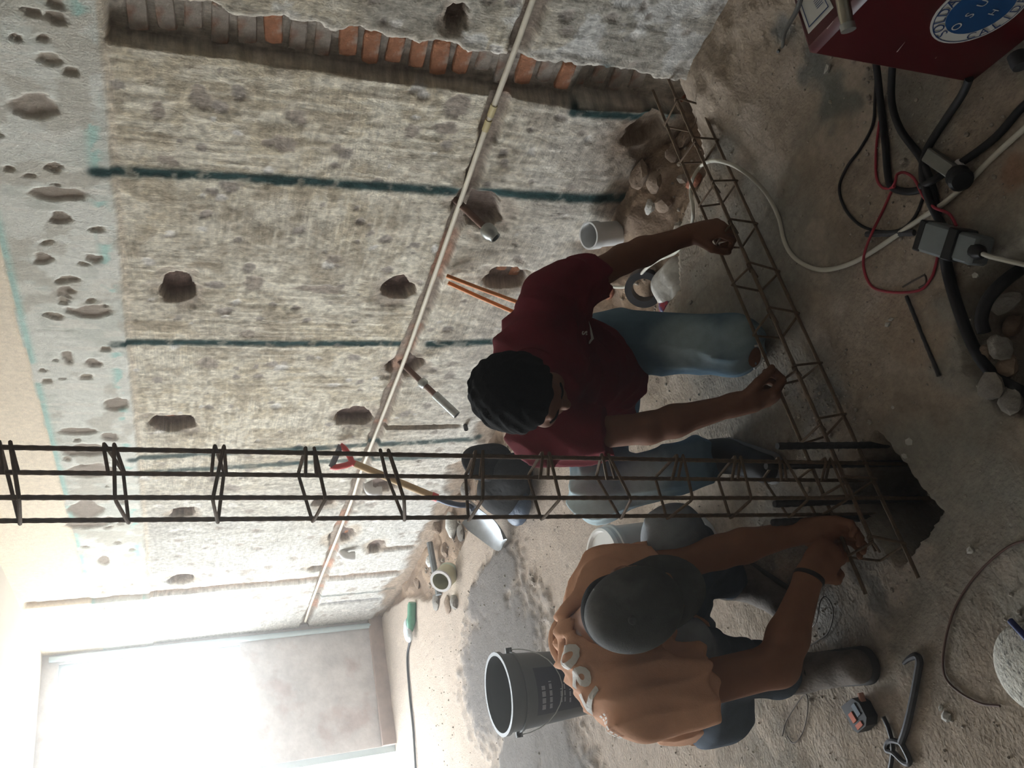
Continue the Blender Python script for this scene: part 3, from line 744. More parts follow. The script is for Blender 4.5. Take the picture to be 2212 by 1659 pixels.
MB().lathe(wb, Z3, [(.1165, .318), (.123, .320), (.123, .334), (.1165, .336)], 36).build('rim', M_wbk, wbk)
pl = zp(985, 1245, 0); pl = V(pl[0], pl[1], fz(pl[0], pl[1]) + .075)
pt = thing('paint_tin', 'small cream tin lying tipped over on the rubble by the wall', 'tin', pl - V(0, 0, .075))
pax = nrm(V(-.55, -.45, .62))
M_tin = mat('cream_tin', (.58, .56, .38), .45, var=.15)
MB().lathe(pl - pax * .08, pax, [(0, 0), (.066, 0), (.068, .004), (.068, .13), (.065, .13), (.064, .01), (0, .01)], 28).build('body', M_tin, pt)
MB().lathe(pl + pax * .050, pax, [(.054, .008), (.071, .008), (.072, -.004), (.068, -.006)], 28).build('rim', mat('tin_rim', (.62, .62, .63), .35, metal=.7, var=.1), pt)
MB().lathe(pl - pax * .072, pax, [(.0685, 0), (.0692, .002), (.0692, .022), (.0685, .024)], 28).build('band', mat('mint_band', (.60, .68, .56), .5, var=.08), pt)
rod('steel_pipe', 'grey steel pipe length lying along the foot of the wall', 'pipe', [fl(928, 1172, .05), fl(948, 1285, .03)], .022, mat('dull_pipe', (.24, .26, .27), .5, metal=.5, var=.3))
bp_ = fl(888, 1340, .035)
bo = thing('bottle', 'crushed green plastic bottle on the floor near far corner', 'bottle', bp_)
bax = nrm(V(-.85, .5, .08))
MB().lathe(bp_ - bax * .13, bax, [(0, 0), (.028, .0), (.034, .02), (.030, .10), (.036, .13), (.030, .17), (.014, .22), (.012, .24), (0, .24)], 14).build('body', mat('green_plastic', (.10, .30, .20), .25, var=.25, scale=18, spec=.5), bo)
MB().lathe(bp_ + bax * .108, bax, [(0, .022), (.020, .02), (.020, 0), (0, 0)], 12).build('cap', M_wbk, bo)
bcl = fl(880, 1365, .05)
mb = MB(); lump(mb, bcl, .065, (1, 1.2, .55), 77, 3, .4); tag(mb.build('plastic_bag', mat('pale_bag', (.55, .60, .62), .35, var=.3, scale=20, bump=.5), org=bcl), 'crumpled pale plastic bag beside the green bottle', 'bag')
rod('floor_cable', 'black cable trailing over far floor from the green bottle', 'cable', spline([fl(888, 1375, .012), fl(880, 1420, .012), fl(885, 1500, .010), fl(893, 1580, .010), fl(900, 1700, .010)], 6), .009, mat('black_rubber', (.022, .022, .025), .55, var=.2))

# dark sack beside the shovel
M_sack = mat('black_sack', (.009, .008, .008), .8, var=.4, scale=25, bump=.5, bscale=35, spec=.15)
sc = V(1.66, 3.44, fz(1.66, 3.44))
sk = thing('rubbish_sack', 'crumpled black rubbish sack beside the shovel blade', 'sack', sc)
mb = MB(); lump(mb, sc + V(-.02, .02, .11), .17, (.75, 1.0, .75), 12, 4, .26); lump(mb, sc + V(.06, -.02, .22), .10, (.9, .9, 1.1), 14, 4, .35)
mb.build('bag', M_sack, sk)
mb = MB(); lump(mb, sc + V(-.12, .08, .06), .095, (.8, 1.0, .62), 19, 3, .2); mb.build('blue_panel', mat('blue_sack', (.055, .085, .14), .45, var=.3, bump=.6, bscale=40), sk)

# clear bag and tape roll in the trench behind the worker's arm
rp = fl(1392, 622, .03)
tr_ = MB()
tax = nrm(V(-.75, -.35, .55)); ua = nrm(np.cross(tax, Z3)); ub = np.cross(tax, ua)
ring = [rp + (ua * math.cos(a_) + ub * math.sin(a_)) * .062 for a_ in np.linspace(0, 2 * math.pi, 29)]
tr_.lathe(rp - tax * .024, tax, [(.046, 0), (.072, 0), (.073, .048), (.046, .048), (.046, 0)], 32)
tag(tr_.build('tape_roll', mat('dark_tape', (.06, .06, .065), .4, var=.2), org=rp), 'dark roll of tape lying in the trench behind his forearm', 'tape roll')
bg_ = fl(1445, 615, .05)
pb = thing('plastic_bag', 'crumpled clear plastic bag with red and blue print in the trench', 'bag', bg_)
mb = MB(); lump(mb, bg_ + V(0, 0, 0), .085, (1, 1.1, .75), 5, 4, .35); lump(mb, bg_ + V(-.05, -.03, -.01), .06, (1, 1, .6), 6, 3, .4)
mb.build('film', mat('clear_film', (.56, .55, .52), .25, var=.35, scale=22, bump=.7, bscale=30, spec=.5), pb)
mb = MB(); lump(mb, bg_ + V(-.058, .045, .015), .026, (1, 1, .6), 8, 2, .3); mb.build('print_patch', mat('printed_film', (.45, .05, .07), .35, var=.3, second=(.1, .12, .3), sec_scale=60, sec_thr=.5), pb)

# ------------------------------------------------------------------ welding set
Pc = V(1.238, .752, 0); e1 = nrm(V(.975, -.215, 0)); e2 = nrm(V(-.215, -.975, 0)); WH = .467
M_mred = mat('dark_red_enamel', (.065, .0060, .008), .38, var=.12, scale=9, spec=.4)
wd = thing('welding_machine', 'dark red boxy welding machine with round blue badge on its side', 'welder', Pc)
cc = Pc + e1 * .21 + e2 * .30 + V(0, 0, WH / 2 + .012)
MB().box(cc, (e1, e2, Z3), (.21, .30, WH / 2 - .012), .014).build('body', M_mred, wd)
for a_, b_ in ((.05, .07), (.37, .07), (.05, .53), (.37, .53)):
    q = Pc + e1 * a_ + e2 * b_; MB().tube([q, q + V(0, 0, .03)], .022, 12).build('foot', M_bk, wd)
n_side = -e1
def side_pt(x, y, off=.0):                                # where a pixel meets the side panel
    d_ = ray(x, y); t_ = np.dot(Pc + n_side * off - CAM, n_side) / np.dot(d_, n_side); return CAM + d_ * t_
bc_ = side_pt(2118, 18, .0)
eu, ez = e2, Z3                                            # along panel, up
def disc(mb, c, ru, rz, off, n=40, r_in=0.0):
    vs = []; k_ = n
    for q in range(n):
        an = 2 * math.pi * q / n; vs.append(c + n_side * off + eu * math.cos(an) * ru + ez * math.sin(an) * rz)
    for q in range(n):
        an = 2 * math.pi * q / n; vs.append(c + n_side * (off - .002) + eu * math.cos(an) * ru + ez * math.sin(an) * rz)
    fs = [tuple(range(n)), tuple(range(n, 2 * n))[::-1]] + [(q, q + n, (q + 1) % n + n, (q + 1) % n) for q in range(n)]
    return mb.add(vs, fs)
M_bw = mat('badge_white', (.62, .61, .57), .5, var=.06); M_bb = mat('badge_blue', (.015, .075, .22), .45, var=.1); M_bt = mat('badge_ink', (.02, .05, .16), .5, var=.05)
BR = .088
bdg = disc(MB(), bc_, BR, BR, .003).build('badge', M_bw, wd, smooth=False)
rg = MB()
for q in range(48):
    a0, a1 = 2 * math.pi * q / 48, 2 * math.pi * (q + 1) / 48
    P_ = [bc_ + n_side * .0036 + (eu * math.cos(a_) + ez * math.sin(a_)) * r_ for a_, r_ in ((a0, BR * .955), (a1, BR * .955), (a1, BR * .935), (a0, BR * .935))]
    rg.add(P_, [(0, 1, 2, 3)])
rg.build('ring', M_bt, bdg, smooth=False)
disc(MB(), bc_, BR * .70, BR * .70, .0042).build('disc', M_bb, bdg, smooth=False)
def glyph(txt, size, bold=0.0):
    cu_ = bpy.data.curves.new('t', 'FONT'); cu_.body = txt; cu_.size = size; cu_.align_x = 'CENTER'; cu_.align_y = 'CENTER'; cu_.resolution_u = 3; cu_.extrude = 0; cu_.offset = bold
    ob = bpy.data.objects.new('t', cu_); COL.objects.link(ob); dg = bpy.context.evaluated_depsgraph_get()
    me = bpy.data.meshes.new_from_object(ob.evaluated_get(dg)); vs = [tuple(v.co) for v in me.vertices]; fs = [tuple(p.vertices) for p in me.polygons]
    bpy.data.objects.remove(ob); bpy.data.curves.remove(cu_); bpy.data.meshes.remove(me); return vs, fs
def write(mb, txt, size, org, ax, ay, n, off):
    vs, fs = glyph(txt, size)
    mb.add([org + ax * v[0] + ay * v[1] + n * off for v in vs], fs)
tx = MB(); RD = -1.0
for k_, ch in enumerate('SOLDADURA'):                       # lettering round the white ring
    an = math.radians(160 - k_ * 17.5); c_ = bc_ + (eu * math.cos(an) * 1 + ez * math.sin(an)) * BR * .82
    write(tx, ch, .030, c_, (eu * math.sin(an) - ez * math.cos(an)), (eu * math.cos(an) + ez * math.sin(an)), n_side, .0045)
for k_, ch in enumerate('CALIDAD'):
    an = math.radians(215 + k_ * 17.5); c_ = bc_ + (eu * math.cos(an) + ez * math.sin(an)) * BR * .82
    write(tx, ch, .026, c_, (-eu * math.sin(an) + ez * math.cos(an)), -(eu * math.cos(an) + ez * math.sin(an)), n_side, .0045)
tx.build('lettering', M_bt, bdg, smooth=False)['kind'] = 'stuff'
tx = MB()
for k_, ch in enumerate('OSUA'):
    write(tx, ch, .026, bc_ + eu * (-.045 + .03 * k_) + ez * .012, eu, ez, n_side, .0052)
write(tx, 'H', .022, bc_ + eu * .002 - ez * .03, eu, ez, n_side, .0052)
tx.build('lettering', M_bw, bdg, smooth=False)['kind'] = 'stuff'
# rating plate on the top edge, chrome terminal post, scratches
lq = [side_pt(x, y) for x, y in ((1747, 74), (1802, 14), (1790, -30), (1722, -20))]
def on_top(x, y): return zp(x, y, WH + .001)
lq = [on_top(x, y) for x, y in ((1746, 73), (1800, 16), (1772, -40), (1717, -12))]
lt = MB().add(lq + [p - V(0, 0, .002) for p in lq], [(0, 1, 2, 3), (7, 6, 5, 4)] + [(i, i + 4, (i + 1) % 4 + 4, (i + 1) % 4) for i in range(4)]).build('rating_plate', M_bw, wd, smooth=False)
ln = MB(); cq = sum(lq) / 4
inner = [cq + (p - cq) * .80 + V(0, 0, .0012) for p in lq]; inn2 = [cq + (p - cq) * .74 + V(0, 0, .0012) for p in lq]
for i in range(4): ln.add([inner[i], inner[(i + 1) % 4], inn2[(i + 1) % 4], inn2[i]], [(0, 1, 2, 3)])
for q in range(5):
    t0 = .30 + .09 * q
    a_ = inn2[1] + (inn2[2] - inn2[1]) * t0; b_ = a_ + (inn2[0] - inn2[1]) * .42; w_ = (inn2[2] - inn2[1]) * .03
    ln.add([a_ + (inn2[0] - inn2[1]) * .08, b_, b_ + w_, a_ + (inn2[0] - inn2[1]) * .08 + w_], [(0, 1, 2, 3)])
ln.build('plate_print', M_bt, lt, smooth=False)['kind'] = 'stuff'
M_chr = mat('tarnished_chrome', (.38, .36, .30), .25, metal=.95, var=.2)
hp0 = on_top(1822, -25)
hdl = MB().tube([zp(1832, 62, WH + .012), zp(1826, 30, WH + .018), zp(1815, -30, WH + .03), zp(1800, -90, WH + .05)], [.011, .0125, .0125, .0125], 14).build('clamp', M_chr, wd)
MB().tube([zp(1833, 66, WH + .012), zp(1830, 52, WH + .014)], .0135, 14).build('clamp_tip', M_galv, hdl)
kn = side_pt(2196, 118, .02)
MB().lathe(kn, n_side, [(0, .03), (.016, .03), (.018, .02), (.018, 0), (0, 0)], 16).build('knob', M_steel, wd)
for (x0, y0, x1, y1) in ((1937, 112, 1955, 90), (2020, 126, 2024, 122), (1786, 62, 1800, 45)):
    a_, b_ = side_pt(x0, y0), side_pt(x1, y1); w_ = np.cross(nrm(b_ - a_), n_side) * .0012
    sm = MB().add([a_ - w_ + n_side * .0006, a_ + w_ + n_side * .0006, b_ + w_ * .3 + n_side * .0006, b_ - w_ * .3 + n_side * .0006], [(0, 1, 2, 3)])
    sm.build('scratch', mat('bare_scratch', (.45, .36, .33), .5, var=.05), wd, smooth=False)
# grey cable lug leads over the top corner
rod('test_lead', 'thin dark lead hanging past the rating plate of the welding machine', 'cable', spline([zp(1740, -40, .53), zp(1722, 20, .50), zp(1695, 70, .30), fl(1690, 100, .006), fl(1680, 112, .006)], 6), .0048, mat('grey_lead', (.07, .07, .065), .5, var=.1))

# ------------------------------------------------------------------ cables, cords, junction box
M_blk = mat('black_rubber', (.022, .022, .025), .55, var=.2)
def cord(name, label, pts, r, m_, cat='cable', n=7, seg=10):
    P_ = [fl(p[0], p[1], (p[2] if len(p) > 2 else 0) + r) for p in pts]
    return rod(name, label, cat, spline(P_, n), r, m_, seg=seg)
cord('welding_cable', 'thick black cable dropping straight from the welder and curling under the red wire', [(1890, 118, .06), (1896, 165, .03), (1903, 230), (1912, 310), (1918, 380), (1928, 405), (1960, 414), (1992, 408), (2004, 398)], .0088, M_blk)
cord('welding_cable', 'thick black cable curving from the welder into the crossing of cables', [(1930, 120, .06), (1926, 170, .03), (1927, 225, .012), (1945, 280, .012), (1985, 335), (2004, 375, .01), (2018, 420), (2030, 492)], .0088, M_blk)
cord('welding_cable', 'thick black cable leaving the near corner of the welder towards the grey box', [(2094, 170, .05), (2078, 205, .02), (2040, 262), (2005, 318), (1993, 362, .01), (2000, 410, .015), (2018, 455, .01), (2042, 496)], .009, M_blk)
cord('welding_cable', 'thick black cable entering from the right edge towards the cable crossing', [(2240, 205), (2205, 235), (2155, 292), (2105, 332), (2050, 368), (2012, 392, .02), (1990, 402, .01)], .0085, M_blk)
cord('thin_wire', 'thin black wire making a wide loop on the floor below the welder', [(1893, 160, .03), (1890, 215), (1885, 270), (1858, 322), (1830, 360), (1813, 405), (1825, 450), (1856, 485), (1900, 500), (1945, 496), (1975, 470), (1993, 430), (1998, 405, .02)], .0038, M_blk)
cord('red_wire', 'thin red wire looping over black cables and floor up to the grey box', [(1900, 262, .004), (1893, 320), (1893, 380), (1905, 404), (1925, 406, .012), (1934, 392, .02), (1938, 377, .012), (1955, 373, .004), (1976, 388, .012), (1995, 425, .02), (2018, 448, .022), (2050, 462, .018), (2066, 488, .02)], .0034, mat('red_insulation', (.36, .03, .05), .45, var=.1))
cord('red_wire', 'thin red wire drawing a big loop on the floor below the grey box', [(1932, 402, .02), (1925, 415), (1905, 460), (1885, 500, .022), (1868, 545, .012), (1866, 580), (1880, 615), (1905, 628), (1950, 632), (1990, 625), (2012, 600), (2022, 570), (2026, 550)], .0034, mat('red_insulation', (.36, .03, .05), .45))
wc = [(1262, 640, .0), (1300, 617, .02), (1330, 620, .02), (1358, 618, .03), (1375, 603, .05), (1398, 578, .06), (1425, 560, .06), (1458, 546, .05), (1478, 520, .05), (1494, 485, .04), (1497, 450, .05), (1492, 415, .07), (1497, 385, .10), (1515, 358, .115), (1540, 347, .115), (1570, 352, .115), (1600, 366, .10), (1632, 392, .05), (1660, 425, .012), (1682, 470), (1694, 520), (1712, 552), (1742, 574), (1775, 583), (1815, 577), (1855, 561), (1905, 530, .002), (1960, 492, .004), (1995, 468, .004), (2040, 438, .004), (2090, 395), (2150, 335), (2230, 262)]
cord('extension_cord', 'long white twisted cord running over the beam cage and across the floor', wc, .0062, mat('white_cord', (.62, .60, .52), .5, var=.1), 'cord')
cord('hose', 'black hose running from the grey box down to the broken hole', [(2040, 548, .01), (2050, 600), (2068, 660), (2092, 725), (2118, 775), (2150, 812), (2200, 842), (2240, 855)], .0125, M_blk)
cord('hose', 'short black hose arc at the right edge ending on stones', [(2250, 560), (2205, 582), (2165, 612), (2132, 650), (2120, 690), (2126, 718)], .0135, M_blk)
jb = fl(2085, 528)
jx = nrm(zp(2150, 545) - zp(2010, 505)); jy = np.cross(Z3, jx)
jt = thing('junction_box', 'grey taped junction box with sockets lying on the floor by the cables', 'junction box', jb)
M_jb = mat('grey_box', (.20, .225, .235), .45, var=.15); M_tape = mat('black_tape', (.018, .018, .02), .45, var=.2)
MB().box(jb + V(0, 0, .034) - jx * .030, (jx, jy, Z3), (.050, .034, .030), .006).build('body', M_jb, jt)
MB().box(jb + V(0, 0, .034) + jx * .050, (jx, jy, Z3), (.028, .031, .027), .006).build('socket_cover', M_jb, jt)
MB().box(jb + V(0, 0, .034) - jx * .070, (jx, jy, Z3), (.010, .0345, .031), .003).build('tape_wrap', M_tape, jt)
MB().box(jb + V(0, 0, .034) + jx * .014, (jx, jy, Z3), (.014, .0350, .0310), .003).build('tape_wrap', M_tape, jt)
pg = MB().lathe(jb + V(0, 0, .05) + jx * .070, nrm(jx + V(0, 0, .4)), [(0, 0), (.016, 0), (.016, .02), (.009, .034), (0, .034)], 14).build('plug', M_tape, jt)
q0 = jb + V(0, 0, .062) + jx * .100
rod('white_lead', 'white lead plugged into the grey box leaving at the right edge', 'cable', spline([q0, q0 + jx * .03 + V(0, 0, .008), q0 + jx * .07 - V(0, 0, .01), q0 + jx * .14 - V(0, 0, .045)], 6), .005, mat('white_cord', (.62, .60, .52), .5))
mb_ = fl(2032, 352, .02)
gx_ = nrm(zp(2060, 372) - zp(2005, 335)); gy_ = np.cross(Z3, gx_)
tag(MB().box(mb_, (gx_, gy_, Z3), (.045, .016, .012), .003).build('metal_block', mat('scuffed_metal', (.22, .22, .20), .5, metal=.4, var=.3), org=mb_), 'scuffed grey metal block lying under the cable crossing', 'metal block')
ck = fl(2080, 386, .022)
ckt = thing('cable_plug', 'round black plug lying beside the white cord', 'plug', ck)
MB().lathe(ck - gx_ * .02, nrm(gx_ + V(0, 0, .5)), [(0, 0), (.022, 0), (.026, .01), (.026, .034), (.020, .040), (0, .040)], 18).build('body', M_tape, ckt)
MB().tube([ck - gx_ * .02 + gy_ * .016 + V(0, 0, -.008), ck - gx_ * .045 + gy_ * .02 + V(0, 0, -.01)], .007, 8).build('pin', M_pvc, ckt)

# ------------------------------------------------------------------ tape measure, bending key, pale lump
tm = fl(1872, 1538)
tmx = nrm(zp(1895, 1575) - zp(1850, 1500)); tmy = np.cross(Z3, tmx)
tmt = thing('tape_measure', 'black tape measure with orange details lying on the floor', 'tape measure', tm)
poly = [(-.036, -.030), (.024, -.034), (.036, -.026), (.037, .012), (.024, .030), (-.012, .034), (-.032, .020)]
MB().prism(poly, tm + V(0, 0, .002), (tmx, tmy), Z3, .036).build('case', M_tape, tmt, smooth=False)
M_or = mat('orange_plastic', (.62, .13, .05), .4, var=.08)
MB().box(tm + tmx * .002 - tmy * .012 + V(0, 0, .039), (tmx, tmy, Z3), (.012, .0085, .0015), .0008).build('lock_button', M_or, tmt)
MB().box(tm + tmx * .026 - tmy * .006 + V(0, 0, .039), (tmx, tmy, Z3), (.006, .013, .0012), .0006).build('trim', M_or, tmt)
MB().box(tm - tmx * .016 + tmy * .030 + V(0, 0, .020), (nrm(tmx - tmy * .35), nrm(tmy + tmx * .35), Z3), (.020, .0035, .008), .001).build('side_grip', mat('salmon_rubber', (.55, .28, .20), .5, var=.1), tmt)
MB().box(tm - tmx * .005 + tmy * .012 + V(0, 0, .039), (tmx, tmy, Z3), (.015, .008, .001), .0005).build('belt_clip', mat('clip_steel', (.10, .12, .14), .4, metal=.5, var=.1), tmt)
cord('strap', 'black wrist strap trailing from the tape measure to bottom edge', [(1908, 1548, .004), (1920, 1575), (1928, 1610, .004), (1927, 1635, .004), (1921, 1670)], .0055, M_tape, 'strap')
kp = [(1952, 1433), (1965, 1422), (1980, 1417), (1986, 1428), (1983, 1450), (1972, 1510), (1958, 1570), (1946, 1605)]
kt = thing('bending_key', 'dark steel bending key with a hooked end lying on the floor', 'hand tool', fl(1965, 1520))
kpts = [fl(x, y, .010) for x, y in kp]
MB().tube(spline(kpts, 5), [.0045 + .004 * min(1, i / 8) for i in range(len(kp) * 5 - 4)], 8).build('shank', M_steel, kt)
lp = [(1945, 1604), (1928, 1600), (1917, 1606), (1916, 1620), (1930, 1626), (1950, 1645), (1962, 1650), (1964, 1640), (1952, 1615), (1945, 1604)]
MB().tube(spline([fl(x, y, .010) for x, y in lp], 5), .0068, 8).build('loop', M_steel, kt)
pc_ = fl(2240, 1440)
plt = thing('plaster_lump', 'pale speckled round lump of plaster at the right edge with a blue stick', 'plaster', pc_)
mb = MB(); lump(mb, V(0, 0, 0), 1.0, (1, 1, 1), 91, 4, .07)
mb.v = [tuple(pc_ + (v_right * p[0] * .098 + V(-v_head[0], -v_head[1], 0) * p[1] * .085) + V(0, 0, p[2] * .030 + .008)) for p in mb.v]
mb.build('lump', mat('speckled_plaster', (.56, .54, .48), .95, var=.3, scale=60, bump=.6, bscale=150, second=(.25, .24, .22), sec_scale=90, sec_thr=.63), plt)
MB().tube([fl(2182, 1340, .034), fl(2235, 1398, .042)], .0065, 10).build('blue_stick', mat('blue_plastic', (.02, .03, .13), .4, var=.1), plt)

# ------------------------------------------------------------------ rubble
M_rub = [mat('rubble_grey', (.27, .25, .225), .95, var=.3, scale=30, bump=.6, bscale=90), mat('rubble_brown', (.30, .225, .17), .95, var=.3, scale=30, bump=.6, bscale=90), mat('rubble_brick', (.36, .15, .095), .95, var=.3, scale=30, bump=.6, bscale=90), mat('rubble_pale', (.62, .61, .57), .95, var=.25, scale=30, bump=.6, bscale=90)]
rs = np.random.default_rng(21)
SEEN = {}
def stone(px, py, r, m_, sq, label, group=None, dz=0.0, sub=2):
    colr = {'rubble_grey': 'grey', 'rubble_brown': 'earth-brown', 'rubble_brick': 'brick-red', 'rubble_pale': 'whitish'}[m_.name]
    label = ('large ' if r >= .045 or (group and 'right' in group and r >= .027) else 'small ') + colr + ' ' + label
    p = fl(px, py); c_ = p + V(0, 0, r * sq[2] * .55 + dz)
    mb = MB(); lump(mb, c_, r, sq, int(px * 7 + py), sub, .3, rs.uniform(0, 3))
    o = mb.build('rubble_stone', m_, org=p); tag(o, label, 'stone', group); SEEN.setdefault(label, []).append((py, o))
for a in [(2130, 770, .022, 1, (1, .8, .7)), (2165, 745, .028, 0, (1, 1, .6)), (2190, 790, .026, 1, (1, .8, .7)), (2150, 840, .028, 0, (1.2, 1, .5)), (2195, 700, .026, 1, (1.2, .8, .6)), (2185, 860, .026, 0, (1, 1, .5)), (2175, 655, .028, 0, (1.3, .9, .4))]:
    stone(a[0], a[1], a[2], M_rub[a[3]], a[4], 'stone in the hole at right edge', 'stones in the right-hand hole')
for a in [(960, 1085, .06, 3, (1, .7, .6)), (985, 1130, .07, 3, (1.3, .6, .5)), (1000, 1150, .05, 0, (1, 1, .6)), (950, 1140, .05, 1, (1, .8, .6)), (930, 1215, .04, 3, (1, .8, .6)), (965, 1190, .05, 1, (1, 1, .6)), (945, 1300, .05, 0, (1, 1, .5)), (970, 1310, .05, 1, (1.2, .8, .4)), (1040, 1010, .05, 1, (1, 1, .6)), (1065, 985, .06, 1, (1, .8, .6)), (1010, 1060, .05, 0, (1, 1, .5)), (905, 1260, .04, 1, (1, 1, .6)), (985, 1300, .05, 0, (1.3, .8, .4))]:
    stone(a[0], a[1], a[2], M_rub[a[3]], a[4], 'rubble chunk along far foot of wall', 'rubble along the wall')
for a in [(1500, 395, .03, 2, (1.2, .8, .6)), (1460, 330, .035, 1, (1, 1, .7)), (1420, 400, .04, 1, (1, .8, .6)), (1390, 380, .045, 1, (1.1, .9, .6)), (1440, 440, .04, 1, (1, 1, .6)), (1485, 300, .03, 1, (1, 1, .7)), (1410, 450, .03, 3, (1, .7, .5)), (1478, 200, .05, 2, (1.1, .7, .4)), (1380, 560, .04, 1, (1, 1, .6)), (1445, 520, .035, 1, (1, 1, .6)), (1320, 625, .04, 2, (1, .8, .5))]:
    stone(a[0], a[1], a[2], M_rub[a[3]], a[4], 'lump in the trench by the brick chase', 'lumps in the near trench')
for i, (x, y, r) in enumerate([(2045, 1548, .014), (2035, 1530, .008), (1965, 955, .011), (1920, 700, .008), (1925, 690, .007), (2100, 1190, .010), (1955, 985, .008), (1790, 150, .012), (1760, 80, .014), (1930, 880, .006), (2110, 595, .008)]):
    stone(x, y, r, M_rub[3], (1, .8, .7), 'plaster chip lying on the near floor', 'white plaster chips', 0, 1)
ORD = ('topmost', 'second', 'third', 'fourth', 'fifth', 'sixth', 'seventh', 'eighth', 'ninth', 'tenth', 'lowest')
for lab, L_s in SEEN.items():                              # alike stones are told apart by their order down the photo
    L_s.sort(key=lambda t: t[0])
    for i, (_, o) in enumerate(L_s):
        if len(L_s) > 1: o['label'] = lab + ', ' + (ORD[i] + ' in photo' if i == 0 else 'lowest in photo' if i == len(L_s) - 1 else ORD[i] + ' from top')
# grit and crumbs nobody could count
gb = MB(); import bmesh
bm = bmesh.new(); bmesh.ops.create_icosphere(bm, subdivisions=1, radius=1); iv = np.array([v.co[:] for v in bm.verts]); bm.verts.index_update(); iff = np.array([[v.index for v in f.verts] for f in bm.faces]); bm.free()
rs = np.random.default_rng(8); NV = []; NF = []; off = 0
spots = [(rs.uniform(-.3, 2.0), rs.uniform(.6, 3.2), 1) for _ in range(1500)] + [tuple(zp(1780, 880)[:2] + rs.normal(0, (.05, .10))) + (1.2,) for _ in range(160)] + [tuple(zp(1960, 250)[:2] + rs.normal(0, (.16, .10))) + (1.2,) for _ in range(200)] + [(np.interp(q, ey, ex) + abs(rs.normal(.12, .09)), q, 2.2) for q in rs.uniform(1.55, 5.6, 420)] + [(rs.uniform(.3, 1.6), rs.uniform(3.2, 6.0), 1.5) for _ in range(260)]
for x, y, k_ in spots:
    if x > 2.08: continue
    r = rs.lognormal(-6.0, .45) * k_; z = fz(x, y)
    vv = iv * r * rs.uniform(.6, 1.2, 3) * (1 + rs.uniform(-.15, .15, (len(iv), 1))) + (x, y, z + r * .3)
    NV.append(vv); NF.append(iff + off); off += len(iv)
me = bpy.data.meshes.new('grit'); me.from_pydata(np.concatenate(NV).tolist(), [], np.concatenate(NF).tolist()); me.update()
gg = link('grit', me, mat('grit', (.40, .36, .31), .95, var=.45, scale=14), None, False)
tag(gg, 'loose grit and plaster crumbs scattered over the dusty floor', 'grit', kind='stuff')

# ------------------------------------------------------------------ the two workers: continuous surfaces grown from blended volumes
def cap_(a, b, ra, rb, k=.02, op='add', flat=None):
    return dict(t='cap', a=np.asarray(a, float), b=np.asarray(b, float), ra=ra, rb=rb, k=k, op=op, flat=flat)
def ell_(c, axes, rad, k=.02, op='add'):
    return dict(t='ell', c=np.asarray(c, float), ax=np.array(axes, float), r=np.array(rad, float), k=k, op=op)
def cone_(a, b, ra, rb, k=.015, op='add'):                 # flat-ended cone
    return dict(t='cone', a=np.asarray(a, float), b=np.asarray(b, float), ra=ra, rb=rb, k=k, op=op)
def half_(c, n, k=.01, op='int'):                          # keep the side n points away from
    return dict(t='half', c=np.asarray(c, float), n=nrm(n), k=k, op=op)
def prim_d(p, q):
    t = q['t']
    if t == 'cap':
        ab = q['b'] - q['a']; pa = p - q['a']
        h = np.clip(pa @ ab / max(ab @ ab, 1e-9), 0, 1)
        dv = pa - h[:, None] * ab
        if q['flat'] is not None:
            n_, s_ = q['flat']; dn_ = dv @ n_; dv = dv + np.outer(dn_, n_) * (s_ - 1)
        return np.sqrt((dv * dv).sum(1)) - (q['ra'] + (q['rb'] - q['ra']) * h)
    if t == 'ell':
        l_ = (p - q['c']) @ q['ax'].T
        k0 = np.sqrt(((l_ / q['r']) ** 2).sum(1)); k1 = np.sqrt(((l_ / q['r'] ** 2) ** 2).sum(1))
        return k0 * (k0 - 1) / np.maximum(k1, 1e-6)
    if t == 'cone':
        ab = q['b'] - q['a']; L = np.linalg.norm(ab); w = ab / L; pa = p - q['a']; h = pa @ w
        rr = np.linalg.norm(pa - np.outer(h, w), axis=1); hh = np.clip(h / L, 0, 1)
        return np.maximum(rr - (q['ra'] + (q['rb'] - q['ra']) * hh), np.abs(h - L / 2) - L / 2)
    return (p - q['c']) @ q['n']
def bound(q):
    if q['t'] == 'ell': return q['c'], float(q['r'].max())
    if q['t'] == 'half': return None, 1e9
    c = (q['a'] + q['b']) / 2; return c, float(np.linalg.norm(q['b'] - q['a']) / 2 + max(q['ra'], q['rb']) * 1.2)
